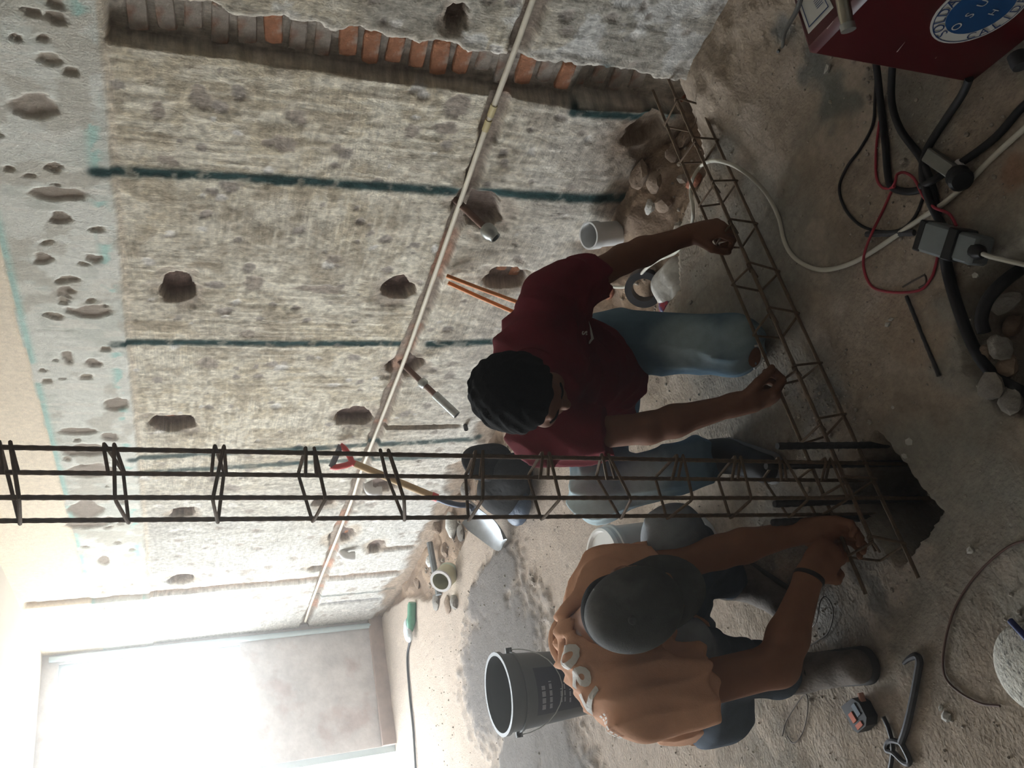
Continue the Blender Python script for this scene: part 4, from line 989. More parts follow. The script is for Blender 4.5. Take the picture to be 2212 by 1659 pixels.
def sdf_mesh(prims, vox, noise=None, sub_after=None):
    B_ = [bound(q) for q in prims if q['op'] == 'add']
    lo = np.min([c - r for c, r in B_], 0) - 4 * vox - .01; hi = np.max([c + r for c, r in B_], 0) + 4 * vox + .01
    n = np.ceil((hi - lo) / vox).astype(int) + 1
    G = np.full(n, 1.0, np.float32); bs_ = 24
    for i in range(0, n[0], bs_):
        for j in range(0, n[1], bs_):
            for k in range(0, n[2], bs_):
                e = np.minimum([i + bs_, j + bs_, k + bs_], n)
                c = lo + (np.array([i, j, k]) + e) / 2 * vox; R_ = bs_ * vox * .87 + .03
                near = [q for q in prims if q['t'] == 'half' or np.linalg.norm(bound(q)[0] - c) < bound(q)[1] + R_]
                if not any(q['op'] == 'add' for q in near): continue
                g = np.stack(np.meshgrid(*[lo[a] + np.arange(s0, s1) * vox for a, (s0, s1) in enumerate(zip((i, j, k), e))], indexing='ij'), -1)
                p = g.reshape(-1, 3); d = np.full(len(p), .5)
                for q in near:
                    x = prim_d(p, q); kk = q['k']
                    if q['op'] == 'add':
                        h = np.maximum(kk - np.abs(d - x), 0) / kk; d = np.minimum(d, x) - h * h * kk * .25
                    else:
                        if q['op'] == 'sub': x = -x
                        h = np.maximum(kk - np.abs(d - x), 0) / kk; d = np.maximum(d, x) + h * h * kk * .25
                if noise is not None: d = d + noise(p)
                G[i:e[0], j:e[1], k:e[2]] = d.reshape(g.shape[:3])
    S_ = G < 0
    c8 = np.zeros(tuple(n - 1), np.uint8)
    offs = [(a, b, c) for a in (0, 1) for b in (0, 1) for c in (0, 1)]
    for a, b, c in offs: c8 += S_[a:n[0] - 1 + a, b:n[1] - 1 + b, c:n[2] - 1 + c]
    act = (c8 > 0) & (c8 < 8); I = np.argwhere(act)
    idx = np.full(act.shape, -1, np.int32); idx[act] = np.arange(len(I))
    vals = np.stack([G[I[:, 0] + a, I[:, 1] + b, I[:, 2] + c] for a, b, c in offs], 1)
    O = np.array(offs, float); acc = np.zeros((len(I), 3)); cnt = np.zeros(len(I))
    for u in range(8):
        for w in range(u + 1, 8):
            if np.abs(O[u] - O[w]).sum() != 1: continue
            a, b = vals[:, u], vals[:, w]; mk = (a < 0) != (b < 0)
            t = np.where(mk, a / np.where(mk, a - b, 1), 0)
            acc += np.where(mk[:, None], O[u] + t[:, None] * (O[w] - O[u]), 0); cnt += mk
    Vt = lo + (I + acc / cnt[:, None]) * vox
    F_ = []
    for ax in range(3):
        o1, o2 = [(1, 2), (2, 0), (0, 1)][ax]
        sl0 = [slice(1, n[a] - 1) for a in range(3)]; sl1 = list(sl0); sl0[ax] = slice(0, n[ax] - 1); sl1[ax] = slice(1, n[ax])
        ch = S_[tuple(sl0)] != S_[tuple(sl1)]; E = np.argwhere(ch)
        if not len(E): continue
        inside = S_[tuple(sl0)][ch]
        base = E.copy(); base += np.array([0 if a == ax else 1 for a in range(3)])
        def cell(d1, d2):
            q = base.copy(); q[:, o1] -= d1; q[:, o2] -= d2; return idx[q[:, 0], q[:, 1], q[:, 2]]
        quad = np.stack([cell(1, 1), cell(0, 1), cell(0, 0), cell(1, 0)], 1)
        quad[~inside] = quad[~inside][:, ::-1]; F_.append(quad)
    F_ = np.concatenate(F_); F_ = F_[(F_ >= 0).all(1)]
    return Vt, F_
def sdf_obj(name, prims, vox, m_, parent, noise=None, smooth_it=2, fade_lit=None):
    Vt, F_ = sdf_mesh(prims, vox, noise)
    for _ in range(smooth_it):                             # light relaxation
        s = np.zeros_like(Vt); c = np.zeros(len(Vt))
        for a in range(4):
            np.add.at(s, F_[:, a], Vt[F_[:, (a + 1) % 4]] + Vt[F_[:, (a + 3) % 4]]); np.add.at(c, F_[:, a], 2)
        Vt = Vt * .5 + .5 * s / np.maximum(c, 1)[:, None]
    org = root_loc(parent)
    me = bpy.data.meshes.new(name); me.from_pydata((Vt - org).tolist(), [], F_.tolist()); me.update()
    if fade_lit is not None:                                   # washed-out denim where the cloth rubs, plus light on a knee painted in
        base, pale_, spots = fade_lit; k = np.zeros(len(Vt))
        for c_, r_ in spots: k = np.maximum(k, sstep(1.15, .35, np.linalg.norm(Vt - c_, axis=1) / r_ + .5 * (fbm(Vt[:, 0] * 22 + Vt[:, 2] * 9, Vt[:, 1] * 22 - Vt[:, 2] * 13, 5, 3) - .5)))
        at = me.color_attributes.new('Col', 'FLOAT_COLOR', 'POINT'); c4 = np.ones((len(Vt), 4), np.float32)
        c4[:, :3] = np.array(base) * (1 - k[:, None]) + np.array(pale_) * k[:, None]; at.data.foreach_set('color', c4.reshape(-1))
    return link(name, me, m_, parent, True), (Vt, F_)
def folds(A, dirs, seed=0):
    r_ = np.random.default_rng(seed); ph = r_.uniform(0, 6.28, 12)
    def f(p):
        w = 0
        for i, (d_, fr_) in enumerate(dirs):
            d_ = nrm(d_); o_ = nrm(np.cross(d_, V(.3, .7, .6)))
            w = w + (2 * np.abs(np.sin(.5 * (p @ d_ * fr_ + 1.9 * np.sin(p @ o_ * fr_ * .33 + ph[i]) + ph[i + 4]))) - 1.2) * np.clip(.35 + .65 * np.sin(p @ o_ * 11 + 2 * np.sin(p @ d_ * 9) + ph[i + 7]), 0, 1)
        return A * w
    return f
def hand_prims(wr, d, palm, side, curl=1.0, sc=1.0):
    """wr wrist, d towards knuckles, palm = direction the palm faces, side +1/-1 picks the thumb side"""
    d = nrm(d); palm = nrm(palm - d * np.dot(palm, d)); lat = np.cross(d, palm) * side
    out = [ell_(wr + d * .048 * sc, (lat, d, palm), (.040 * sc, .052 * sc, .0175 * sc), .012),
           cap_(wr - d * .01, wr + d * .03 * sc, .025 * sc, .026 * sc, .02)]
    for i, (o_, L) in enumerate(((.030, .92), (.0105, 1.0), (-.0095, .94), (-.028, .76))):
        p = wr + d * (.083 - abs(o_ - .008) * .22) * sc + lat * o_ * sc; ang = 0
        for seg, (ln_, r_) in enumerate(((.042, .0098), (.027, .0088), (.022, .0080))):
            ang += math.radians((34, 58, 42)[seg]) * curl * (1 + .06 * i)
            dd = d * math.cos(ang) + palm * math.sin(ang) + lat * o_ * .5
            q = p + nrm(dd) * ln_ * L * sc
            out.append(cap_(p, q, r_ * sc, r_ * .94 * sc, .006 if seg == 0 else .003)); p = q
    b0 = wr + d * .022 * sc + lat * .026 * sc + palm * .006; b1 = b0 + nrm(d * .75 + lat * .75 + palm * .45) * .040 * sc
    b2 = b1 + nrm(d * .9 + lat * .05 + palm * .6) * .032 * sc; b3 = b2 + nrm(d * .55 - lat * .45 + palm * .6) * .024 * sc
    out += [cap_(b0, b1, .0145 * sc, .0115 * sc, .012), cap_(b1, b2, .0112 * sc, .0098 * sc, .004), cap_(b2, b3, .0098 * sc, .0082 * sc, .003)]
    return out
def head_prims(o, f, c):
    f = nrm(f); c = nrm(c - f * np.dot(c, f)); l = np.cross(c, f); A_ = (l, f, c)
    P_ = [ell_(o + c * .022 - f * .012, A_, (.076, .096, .090), .02), ell_(o + f * .036 - c * .045, A_, (.060, .056, .078), .03),
          ell_(o + f * .062 - c * .098, A_, (.032, .026, .022), .03), cap_(o + f * .086 + c * .004, o + f * .103 - c * .034, .008, .0105, .012),
          ell_(o + f * .097 - c * .040, A_, (.0155, .011, .009), .008), cap_(o + f * .084 + l * .032 + c * .012, o + f * .084 - l * .032 + c * .012, .010, .010, .015),
          ell_(o + f * .086 - c * .070, A_, (.024, .011, .006), .006), ell_(o + f * .085 - c * .080, A_, (.020, .011, .006), .006)]
    for s_ in (-1, 1):
        P_ += [ell_(o + l * .031 * s_ + f * .088 - c * .006, A_, (.015, .014, .010), .01, 'sub'), ell_(o + l * .031 * s_ + f * .078 - c * .007, A_, (.0125, .0125, .0125), .003),
               ell_(o + l * .077 * s_ - f * .008 - c * .016, A_, (.009, .022, .033), .006), ell_(o + l * .084 * s_ - f * .004 - c * .012, A_, (.006, .011, .018), .004, 'sub'),
               ell_(o + l * .046 * s_ + f * .058 - c * .036, A_, (.022, .024, .022), .02)]
    return P_, (l, f, c)
def shoe_prims(an, toe, r=.045):
    an, toe = np.asarray(an, float), np.asarray(toe, float); d = nrm(V(*(toe - an)[:2], 0)); lt = np.cross(Z3, d); L = np.linalg.norm((toe - an)[:2])
    z0 = fz(an[0], an[1])
    heel = V(an[0], an[1], 0) - d * .045; tp = V(toe[0], toe[1], 0)
    up = [cap_(V(heel[0], heel[1], z0 + .05), V(tp[0], tp[1], z0 + .042), .040, .040, .02, flat=(lt, .95)),
          cap_(V(an[0], an[1], z0 + .06), an + V(0, 0, .02), .047, .050, .03), cap_(V(an[0], an[1], z0 + .085), V(*(heel + d * L * .75)[:2], z0 + .055), .040, .034, .03),
          half_(V(0, 0, z0 + .012), -Z3, .006)]
    so = [cap_(V(heel[0], heel[1], z0 + .014), V(tp[0], tp[1], z0 + .014), .046, .048, .01, flat=(Z3, 2.8))]
    return up, so
M_skinA = mat('skin_dark_brown', (.205, .100, .060), .65, var=.10, scale=30, spec=.18)
M_skinB = mat('skin_brown', (.28, .135, .080), .65, var=.10, scale=30, spec=.18)
M_hair = mat('black_hair', (.006, .0055, .0055), .95, var=.3, scale=120, bump=.3, bscale=260, spec=.08)
M_shA = mat('maroon_cotton', (.15, .022, .030), .9, var=.12, scale=20, bump=.15, bscale=300, spec=.1)
M_shB = mat('orange_cotton', (.66, .37, .235), .9, var=.12, scale=14, bump=.15, bscale=300, spec=.1)
M_jeA = mat('faded_lit_denim', (.125, .19, .24), .9, var=.18, scale=18, bump=.2, bscale=400, spec=.1, attr=True)
M_jeB = mat('dusty_denim', (.12, .15, .19), .9, var=.2, scale=18, bump=.2, bscale=400, spec=.1, attr=True)
M_shoe = mat('black_sneaker', (.022, .024, .028), .55, var=.2); M_sole = mat('grey_sole', (.20, .20, .20), .7, var=.15)
M_boot = mat('dusty_boot', (.17, .145, .125), .9, var=.35, scale=25, bump=.3, bscale=120); M_bsole = mat('boot_sole', (.05, .048, .045), .8, var=.2)
M_ink = mat('white_print', (.68, .66, .62), .7, var=.08)
def project_marks(name, VF, vs, fs, org, ax, ay, nor, m_, parent, off=.0015):
    bvh = BVHTree.FromPolygons(VF[0].tolist(), VF[1].tolist()); out = []
    for v in vs:
        p = org + ax * v[0] + ay * v[1]; hit = bvh.ray_cast(Vector(p + nor * .25), Vector(-nor), .6)
        if hit[0] is None: hit = bvh.find_nearest(Vector(p))
        q = np.array(hit[0]); nn = np.array(hit[1]); nn = nn if np.dot(nn, nor) > 0 else -nn
        out.append(q + nn * off)
    return MB().add(out, fs).build(name, m_, parent, smooth=False)
def subdiv_glyph(txt, size, cuts=2):
    import bmesh
    vs, fs = glyph(txt, size, size * .035); bm = bmesh.new(); vv = [bm.verts.new(v) for v in vs]
    for f in fs:
        try: bm.faces.new([vv[i] for i in f])
        except Exception: pass
    bmesh.ops.triangulate(bm, faces=bm.faces)
    for _ in range(cuts):
        lg = [e for e in bm.edges if e.calc_length() > size * .12]
        if lg: bmesh.ops.subdivide_edges(bm, edges=lg, cuts=1); bmesh.ops.triangulate(bm, faces=bm.faces)
    bm.verts.index_update(); r_ = ([tuple(v.co) for v in bm.verts], [tuple(v.index for v in f.verts) for f in bm.faces]); bm.free(); return r_

# ---- worker in the maroon shirt
A = dict(head=zp(1132, 852, .825), lsh=zp(1190, 650, .655), rsh=zp(1170, 945, .655), lel=zp(1345, 560, .40), lwr=zp(1490, 507, .185), lha=zp(1540, 495, .13),
         rel=zp(1400, 925, .42), rwr=zp(1592, 873, .215), rha=zp(1650, 862, .15), pel=V(1.315, 2.00, .35), lhip=V(1.375, 1.905, .32), rhip=V(1.245, 2.07, .32),
         lkn=zp(1585, 745, .085), rkn=zp(1290, 1068, .40), ran=zp(1545, 985, .10), rtoe=zp(1655, 1012, .04))
A['lan'] = V(1.44, 1.99, .075)
pa = thing('person', 'person in maroon t-shirt and ripped jeans kneeling over the beam cage', 'person', (A['rtoe'][0], A['rtoe'][1] + .1, 0))
mid = (A['lsh'] + A['rsh']) / 2; L_ = nrm(A['lsh'] - A['rsh']); U_ = nrm(mid - A['pel']); L_ = nrm(L_ - U_ * np.dot(L_, U_)); F_r = np.cross(L_, U_)
if np.dot(F_r, -v_head) < 0: F_r = -F_r
fA = nrm(v_dn * .92 - v_fw * .22 - v_right * .24); cA = nrm(-v_fw * .9 - v_dn * .25 + v_right * .02)
hp_, (hl, hf, hc) = head_prims(A['head'], fA, cA)
body = hp_ + [cap_(mid + U_ * .02 + F_r * .01, A['head'] - hc * .07 - hf * .01, .060, .056, .03), cap_(mid - U_ * .10, A['pel'], .085, .095, .05, flat=(F_r, 1.3)),
              cap_(A['lsh'], A['lel'], .048, .041, .03), cap_(A['lel'], A['lel'] + (A['lwr'] - A['lel']) * .3, .041, .042, .02), cap_(A['lel'] + (A['lwr'] - A['lel']) * .3, A['lwr'], .042, .027, .02),
              cap_(A['rsh'], A['rel'], .048, .042, .03), cap_(A['rel'], A['rel'] + (A['rwr'] - A['rel']) * .3, .042, .043, .02), cap_(A['rel'] + (A['rwr'] - A['rel']) * .3, A['rwr'], .043, .028, .02),
              cap_(mid, A['lsh'], .07, .055, .04), cap_(mid, A['rsh'], .07, .055, .04), cap_(A['lhip'], A['lkn'], .07, .055, .04), cap_(A['rhip'], A['rkn'], .07, .055, .04),
              cap_(A['lkn'], A['lan'], .05, .035, .03), cap_(A['rkn'], A['ran'], .05, .035, .03), cap_(mid - F_r * .02, A['lhip'], .06, .07, .05), cap_(mid - F_r * .02, A['rhip'], .06, .07, .05)]
body += hand_prims(A['lwr'], A['lha'] - A['lwr'], nrm(V(-.15, -.5, -.8)), -1, 1.26, 1.12)
body += hand_prims(A['rwr'], A['rha'] - A['rwr'], nrm(V(.75, -.3, -.5)), 1, 1.28, 1.18)
sdf_obj('body', body, .0038, M_skinA, pa, None, 1)
e_ = sdf_obj('hair', [ell_(A['head'] + hc * .028 - hf * .016, (hl, hf, hc), (.100, .116, .108), .02), cap_(A['head'] - hf * .07 - hc * .02, A['head'] - hf * .06 - hc * .075, .055, .045, .03), half_(A['head'] + hf * .066 + hc * .02, hf - hc * .45, .02), half_(A['head'] - hc * .018 - hf * .02, -hc + hf * .75, .02)], .004, M_hair, pa,
             lambda p: .0022 * np.sin(p @ V(190, 60, 40) + 2 * np.sin(p @ V(20, 90, 60))) + .0018 * np.sin(p @ V(-50, 170, 120) + 1.7))[0]
for s_ in (-1, 1):
    MB().tube(spline([A['head'] + hf * .093 + hl * s_ * .012 + hc * .014, A['head'] + hf * .094 + hl * s_ * .03 + hc * .019, A['head'] + hf * .082 + hl * s_ * .05 + hc * .013], 4), [.0025] * 5 + [.0028] * 3 + [.002], 6).build('eyebrow', M_hair, pa)
def sleeve(sh, el, r0, r1, fr): return [cap_(sh, sh + (el - sh) * fr * .6, r0, (r0 + r1) / 2, .05), cone_(sh + (el - sh) * .2, sh + (el - sh) * fr, r0 * .92, r1, .03)]
shirt = [ell_(mid - U_ * .055 - F_r * .02, (L_, U_, F_r), (.205, .155, .122), .05), ell_(A['pel'] + (mid - A['pel']) * .5 - F_r * .01, (L_, U_, F_r), (.172, .21, .128), .06), cone_(A['pel'] + U_ * .20, A['pel'] + U_ * .015 + F_r * .02, .150, .158, .05),
         ell_(mid - U_ * .03 - F_r * .075, (L_, U_, F_r), (.17, .14, .09), .05), cap_(mid + F_r * .0, A['lsh'], .085, .075, .05), cap_(mid, A['rsh'], .085, .075, .05), cap_(mid + U_ * .02, mid + U_ * .055 + (A['head'] - mid) * .22, .085, .074, .03), ell_(mid + U_ * .04 + F_r * .06, (L_, U_, F_r), (.10, .07, .06), .04)]
shirt += sleeve(A['lsh'], A['lel'], .078, .070, .60) + sleeve(A['rsh'], A['rel'], .080, .073, .62)
so_, shVF = sdf_obj('shirt', shirt, .0055, M_shA, pa, folds(.0060, ((U_ + L_ * .5, 105), (U_ - L_ * .6, 95), (L_ + F_r * .3, 85)), 2), 2)
MB().lathe(mid + U_ * .055 + (A['head'] - mid) * .22, nrm(A['head'] - mid), [(.062, .008), (.074, .012), (.078, 0), (.074, -.012)], 26).build('collar', M_shA, so_)
def arc_ring(c, n, r, t, m_, name, parent, flat=1.0): return MB().lathe(c, n, [(r, -t), (r + .004, -t * .6), (r + .005, 0), (r + .004, t * .6), (r, t)], 24).build(name, m_, parent)
tt = np.linspace(0, 1, 13); sw = []; swf = []
for t in tt:                                               # a tick-shaped mark: two edges of a curved stroke
    xm = -.032 + .068 * t; lo_y = -.012 + .030 * max(0, t - .25) ** 1.2 + .02 * max(0, .25 - t) * 4 * .6; hi_y = lo_y + .011 * (1 - t) * (.45 + min(1, t * 4) * .55) + .0006
    sw += [(xm, lo_y), (xm, (lo_y + hi_y) / 2), (xm, hi_y)]
for i_ in range(12):
    for q in (0, 1): swf.append((i_ * 3 + q, i_ * 3 + 3 + q, i_ * 3 + 4 + q, i_ * 3 + 1 + q))
lgp = zp(1272, 722, .52)
project_marks('logo', shVF, sw, swf, lgp, L_, -nrm(v_dn), -v_fw, M_ink, so_, .0035)
gv, gf = subdiv_glyph('S', .024, 1); project_marks('logo_text', shVF, gv, gf, lgp + L_ * -.002 - v_dn * .020, L_, -nrm(v_dn), -v_fw, M_ink, so_, .0035)
jeans = [ell_(A['pel'] - U_ * .03, (L_, U_, F_r), (.165, .125, .125), .05), cap_(A['lhip'], A['lkn'], .108, .084, .06), cap_(A['lkn'] + V(0, 0, .01), A['lan'], .080, .062, .04), ell_(A['lkn'] + V(.0, .01, .0), AX, (.088, .085, .078), .03),
         cap_(A['rhip'], A['rkn'], .105, .082, .06), cap_(A['rkn'], A['ran'] + (A['rkn'] - A['ran']) * .12, .080, .072, .04), cone_(A['ran'] + (A['rkn'] - A['ran']) * .35, A['ran'] + (A['rkn'] - A['ran']) * .08, .075, .075, .02), half_(V(0, 0, .004), -Z3, .006)]
jo, jVF = sdf_obj('jeans', jeans, .0055, M_jeA, pa, folds(.0055, ((U_ + L_ * .8, 100), (V(.3, .2, 1), 60), (V(1, -.5, .3), 48)), 5), 2, ((.12, .20, .27), (.44, .56, .60), [(zp(1480, 735, .25), .13), (zp(1590, 740, .10), .09), (A['rkn'] + V(-.06, 0, .06), .17), (zp(1390, 1040, .3), .10)]))  # thigh patch is worn denim; pale raised knee has window light painted in
# torn knee with a frayed edge
kc = zp(1622, 772, .06); kn_ = nrm(CAM - kc)
rip = [(math.cos(a_) * .028, math.sin(a_) * .020) for a_ in np.linspace(0, 6.28, 17)[:-1]]
ripf = [tuple(range(16))]
kx, ky = nrm(np.cross(v_fw, Z3)), None; ky = nrm(np.cross(kx, v_fw))
project_marks('bare_knee', jVF, [(0, 0)] + rip, [(0, i + 1, (i + 1) % 16 + 1) for i in range(16)], kc, -kx if False else kx, ky, -v_fw, M_skinA, jo, .002)
bv = BVHTree.FromPolygons(jVF[0].tolist(), jVF[1].tolist()); fr_p = []
for a_ in np.linspace(-2.9, .3, 13):
    p = kc + kx * math.cos(a_) * .032 + ky * math.sin(a_) * .023; h_ = bv.ray_cast(Vector(p - v_fw * .2), Vector(v_fw), .6)
    if h_[0] is not None: fr_p.append(np.array(h_[0]) + np.array(h_[1]) * .003)
if len(fr_p) > 2: MB().tube(fr_p, .0032, 6).build('frayed_edge', mat('frayed_thread', (.62, .64, .64), .9, var=.1), jo)
for nm, an, toe in (('r', A['ran'], A['rtoe']), ('l', A['lan'] + V(.02, .02, 0), A['lan'] + V(.10, .16, 0))):
    up, so = shoe_prims(an, toe); s1 = sdf_obj('shoe', up, .0045, M_shoe, pa, None, 2)[0]; sdf_obj('sole', so, .0045, M_sole, s1, None, 1)
    if nm == 'r':
        dd = nrm(toe - an); lt = np.cross(Z3, dd)
        for q in range(4):
            b0 = an + dd * (.045 + .022 * q) + V(0, 0, .030 - .012 * q); MB().tube(spline([b0 - lt * .028 - V(0, 0, .010), b0 + V(0, 0, .012), b0 + lt * .028 - V(0, 0, .010)], 4), .0035, 6).build('lace', M_shoe, s1)
wd_ = nrm(A['lwr'] - A['lel'])
arc_ring(A['lwr'] - wd_ * .012, wd_, .0275, .004, mat('red_thread', (.16, .015, .015), .7, var=.1), 'bracelet', pa)

# ---- worker in the orange shirt and cap
B = dict(head=zp(1376, 1306, .685), rsh=V(.285, 1.765, .635), lsh=V(.575, 1.815, .605), rel=zp(1680, 1437, .36), rwr=zp(1750, 1240, .22), rha=zp(1795, 1190, .15), lel=zp(1555, 1192, .345), lwr=zp(1730, 1148, .19), lha=zp(1800, 1142, .12),
         pel=V(.37, 2.10, .29), rhip=V(.28, 2.04, .27), lhip=V(.50, 2.12, .27), rkn=zp(1490, 1418, .46), lkn=zp(1455, 1155, .42), ran=zp(1705, 1457, .10), rtoe=zp(1850, 1440, .04), lan=zp(1580, 1258, .10), ltoe=zp(1668, 1290, .04))
pb_ = thing('person', 'person in faded orange t-shirt and grey cap squatting beside the column', 'person', (B['rtoe'][0] + .1, B['rtoe'][1] + .15, 0))
mid = (B['lsh'] + B['rsh']) / 2; L_ = nrm(B['lsh'] - B['rsh']); U_ = nrm(mid - B['pel']); L_ = nrm(L_ - U_ * np.dot(L_, U_)); F_r = np.cross(L_, U_)
if np.dot(F_r, -v_head) < 0: F_r = -F_r
NB = zp(1256, 1384, .660)
fB = nrm(v_dn * .86 + v_right * .38 - v_fw * .12); cB = nrm(-v_fw * .95 - v_dn * .25)
hp_, (hl, hf, hc) = head_prims(B['head'], fB, cB)
body = hp_ + [cap_(NB - U_ * .05, NB, .07, .060, .03), cap_(NB, B['head'] - hc * .03 - hf * .05, .060, .060, .03), cap_(mid - U_ * .10, B['pel'], .11, .12, .05, flat=(F_r, 1.3)),
              cap_(B['lsh'], B['lel'], .047, .040, .03), cap_(B['lel'], B['lel'] + (B['lwr'] - B['lel']) * .3, .040, .041, .02), cap_(B['lel'] + (B['lwr'] - B['lel']) * .3, B['lwr'], .041, .028, .02),
              cap_(B['rsh'], B['rel'], .052, .046, .03), cap_(B['rel'], B['rel'] + (B['rwr'] - B['rel']) * .3, .046, .045, .02), cap_(B['rel'] + (B['rwr'] - B['rel']) * .3, B['rwr'], .045, .030, .02),
              cap_(mid, B['lsh'], .07, .055, .04), cap_(mid, B['rsh'], .07, .055, .04), cap_(B['lhip'], B['lkn'], .07, .055, .04), cap_(B['rhip'], B['rkn'], .07, .055, .04), cap_(B['lkn'], B['lan'], .05, .035, .03), cap_(B['rkn'], B['ran'], .05, .035, .03), cap_(mid - F_r * .02, B['lhip'], .06, .07, .05), cap_(mid - F_r * .02, B['rhip'], .06, .07, .05)]
body += hand_prims(B['rwr'], B['rha'] - B['rwr'], nrm(V(.5, .1, -.8)), -1, .85, 1.08)
body += hand_prims(B['lwr'], B['lha'] - B['lwr'], nrm(V(-.6, -.5, -.5)), 1, .8, 1.08)
sdf_obj('body', body, .0038, M_skinB, pb_, None, 1)
sdf_obj('hair', [ell_(B['head'] + hc * .012 - hf * .02, (hl, hf, hc), (.081, .098, .090), .02), ell_(B['head'] - hf * .062 - hc * .012, (hl, hf, hc), (.074, .056, .070), .03), half_(B['head'] + hf * .02, hf, .02), half_(B['head'] - hc * .075, -hc, .02)], .0045, M_hair, pb_, None, 1)
M_cap = mat('grey_cap', (.075, .077, .074), .9, var=.25, scale=22, bump=.2, bscale=300, second=(.12, .12, .115), sec_scale=9, sec_thr=.58)
bn_ = nrm(hc + hf * .25)                                    # cap sits tipped back a little
ct_, _ = sdf_obj('cap', [ell_(B['head'] + hc * .034 - hf * .008, (hl, hf, hc), (.088, .108, .094), .02), half_(B['head'] + hc * .012, -bn_, .012)], .0045, M_cap, pb_, folds(.0012, ((hl, 60), (hf + hl, 50)), 4), 2)
MB().lathe(B['head'] + hc * .128 - hf * .008, hc, [(0, .010), (.007, .008), (.010, .003), (.009, -.004)], 14).build('button', M_cap, ct_)
vs, fs = [], []; nu, nv = 14, 8
for side in (0, 1):
    for i in range(nu + 1):
        a_ = math.radians(-78 + 156 * i / nu)
        for j in range(nv + 1):
            t = j / nv; r0 = V(math.sin(a_) * .084, math.cos(a_) * .098 - .008); r1 = V(math.sin(a_) * .084, .042 + math.cos(a_) * .112)
            q = r0 * (1 - t) + r1 * t
            drop = -.028 * (q[0] / .09) ** 2 - .012 * t
            vs.append(B['head'] + hl * q[0] + hf * q[1] + hc * (.018 + drop - .25 * (q[1] - .0) * .25) + hc * (-.003 if side else 0))
k0 = (nu + 1) * (nv + 1)
for i in range(nu):
    for j in range(nv):
        a = i * (nv + 1) + j; fs.append((a, a + 1, a + nv + 2, a + nv + 1)); fs.append((k0 + a, k0 + a + nv + 1, k0 + a + nv + 2, k0 + a + 1))
edge = [i * (nv + 1) + nv for i in range(nu + 1)]
for a, b in zip(edge, edge[1:]): fs.append((a, k0 + a, k0 + b, b))
MB().add(vs, fs).build('brim', M_cap, ct_)
shirt = [ell_(mid - U_ * .06 - F_r * .03, (L_, U_, F_r), (.200, .165, .125), .05), ell_(B['pel'] + (mid - B['pel']) * .48 - F_r * .035, (L_, U_, F_r), (.172, .23, .135), .06), cone_(B['pel'] + U_ * .20, B['pel'] - U_ * .02 - F_r * .03, .152, .165, .05),
         ell_(mid - U_ * .05 - F_r * .085, (L_, U_, F_r), (.16, .16, .085), .05), cap_(mid, B['lsh'], .082, .074, .05), cap_(mid, B['rsh'], .085, .078, .05), cap_(mid, NB - nrm(B['head'] - NB) * .015, .095, .078, .04)]
nd_ = nrm(B['head'] - NB)
shirt.append(cap_(NB - nd_ * .005 - F_r * .006, NB + nd_ * .14, .064, .080, .03, 'sub'))
shirt += sleeve(B['lsh'], B['lel'], .074, .066, .38) + sleeve(B['rsh'], B['rel'], .084, .088, .50)
so_, shVF = sdf_obj('shirt', shirt, .0055, M_shB, pb_, folds(.0062, ((U_ * .6 + L_, 105), (U_ - L_ * .6, 100), (L_ + F_r * .3, 85)), 9), 2)
MB().lathe(NB - nrm(B['head'] - NB) * .004, nrm(B['head'] - NB), [(.067, -.004), (.070, .010), (.078, .010), (.084, -.004), (.082, -.016)], 28).build('collar', M_shB, so_)
bvB = BVHTree.FromPolygons(shVF[0].tolist(), shVF[1].tolist())
def seen(x, y): h_ = bvB.ray_cast(Vector(CAM), Vector(nrm(ray(x, y))), 6); return np.array(h_[0]), np.array(h_[1])
(ta_, na_), (tb_, nb_) = seen(1226, 1412), seen(1290, 1530)
tp_ = (ta_ + tb_) / 2; tax_ = nrm(tb_ - ta_); bk_n = nrm(na_ + nb_); bk_n = bk_n if np.dot(bk_n, -v_fw) > 0 else -bk_n
bk_n = nrm(bk_n - tax_ * np.dot(bk_n, tax_)); tay_ = np.cross(bk_n, tax_)
if np.dot(tay_, NB - tp_) < 0: tay_ = -tay_
for k_, ch in enumerate('067'):
    gv, gf = subdiv_glyph(ch, .098, 2); project_marks('number', shVF, gv, gf, tp_ + tax_ * (-.060 + .052 * k_), tax_, tay_, bk_n, M_ink, so_, .0035)
bars = MB(); bq = []; bf = []                              # two short lines of print too small to read
for row in (0, 1):
    for q in range(7):
        x0 = -.030 + q * .0092; hgt = (.013, .009, .013, .009, .011, .013, .009)[(q + 3 * row) % 7]; n0 = len(bq)
        bq += [(x0, -.022 * row), (x0 + .0062, -.022 * row), (x0 + .0062, -.022 * row + hgt), (x0, -.022 * row + hgt)]; bf.append((n0, n0 + 1, n0 + 2, n0 + 3))
project_marks('small_print', shVF, bq, bf, tp_ + tax_ * .112 + tay_ * .008, tax_, tay_, bk_n, M_ink, so_, .0035)['kind'] = 'stuff'
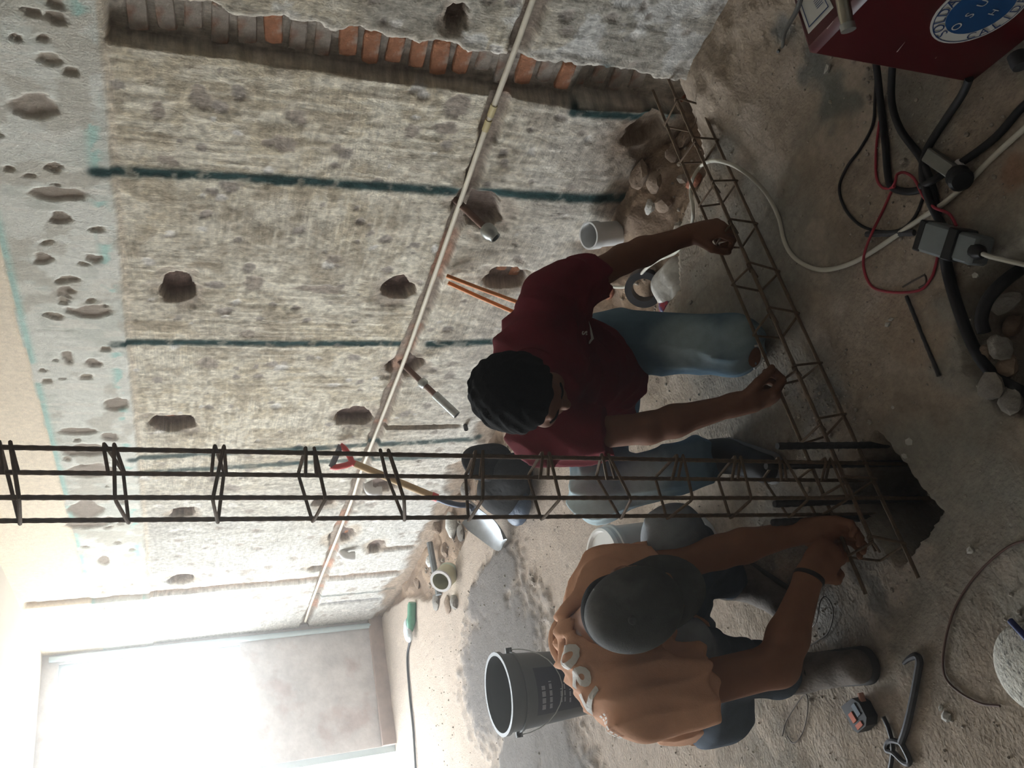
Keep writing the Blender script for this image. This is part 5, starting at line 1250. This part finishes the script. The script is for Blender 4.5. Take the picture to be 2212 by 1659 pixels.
jeans = [ell_(B['pel'] - U_ * .04, (L_, U_, F_r), (.165, .125, .125), .05), cap_(B['rhip'], B['rkn'], .100, .076, .06), cap_(B['rkn'], B['ran'] + (B['rkn'] - B['ran']) * .12, .076, .060, .04), cone_(B['ran'] + (B['rkn'] - B['ran']) * .4, B['ran'] + (B['rkn'] - B['ran']) * .12, .064, .066, .02),
         cap_(B['lhip'], B['lkn'], .100, .074, .06), cap_(B['lkn'], B['lan'] + (B['lkn'] - B['lan']) * .12, .074, .060, .04), cone_(B['lan'] + (B['lkn'] - B['lan']) * .4, B['lan'] + (B['lkn'] - B['lan']) * .12, .064, .066, .02)]
sdf_obj('jeans', jeans, .0055, M_jeB, pb_, folds(.0055, ((U_ + L_ * .8, 100), (V(.3, .2, 1), 60), (V(1, -.5, .3), 48)), 6), 2, ((.085, .11, .145), (.30, .33, .36), [(B['rkn'] + V(0, -.05, .05), .12), (B['lkn'] + V(0, -.02, .05), .13)]))
for an, toe in ((B['ran'], B['rtoe']), (B['lan'], B['ltoe'] + nrm(B['ltoe'] - B['lan']) * .05)):
    up, so = shoe_prims(an, toe); s1 = sdf_obj('boot', up, .0045, M_boot, pb_, None, 2)[0]; sdf_obj('sole', so, .0045, M_bsole, s1, None, 1)
    dd = nrm(toe - an); lt = np.cross(Z3, dd)
    for q in range(4):
        b0 = an + dd * (.05 + .022 * q) + V(0, 0, .028 - .012 * q); MB().tube(spline([b0 - lt * .026 - V(0, 0, .010), b0 + V(0, 0, .010), b0 + lt * .026 - V(0, 0, .010)], 4), .003, 6).build('lace', M_bsole, s1)
wd_ = nrm(B['rwr'] - B['rel'])
arc_ring(B['rwr'] - wd_ * .01, wd_, .032, .008, mat('black_band', (.015, .015, .014), .5, var=.1), 'wristband', pb_)

# ------------------------------------------------------------------ added haze volume imitating the lens glow round the window
hm = bpy.data.materials.new('window_glow_haze'); hm.use_nodes = True
for n_ in list(hm.node_tree.nodes): hm.node_tree.nodes.remove(n_)
ho = hm.node_tree.nodes.new('ShaderNodeOutputMaterial'); hv = hm.node_tree.nodes.new('ShaderNodeVolumeScatter')
hv.inputs['Color'].default_value = (1, .98, .95, 1); hv.inputs['Density'].default_value = .034; hv.inputs['Anisotropy'].default_value = .88
hm.node_tree.links.new(hv.outputs[0], ho.inputs['Volume'])
lo_, hi_ = V(LX + .02, NY + .02, .02), V(WX - .03, WY - .06, CEIL - .02)
hb = MB().box((lo_ + hi_) / 2, AX, (hi_ - lo_) / 2).build('glow_haze', hm, smooth=False)
tag(hb, 'pale haze added to imitate the lens glow round the window', 'haze', kind='stuff')
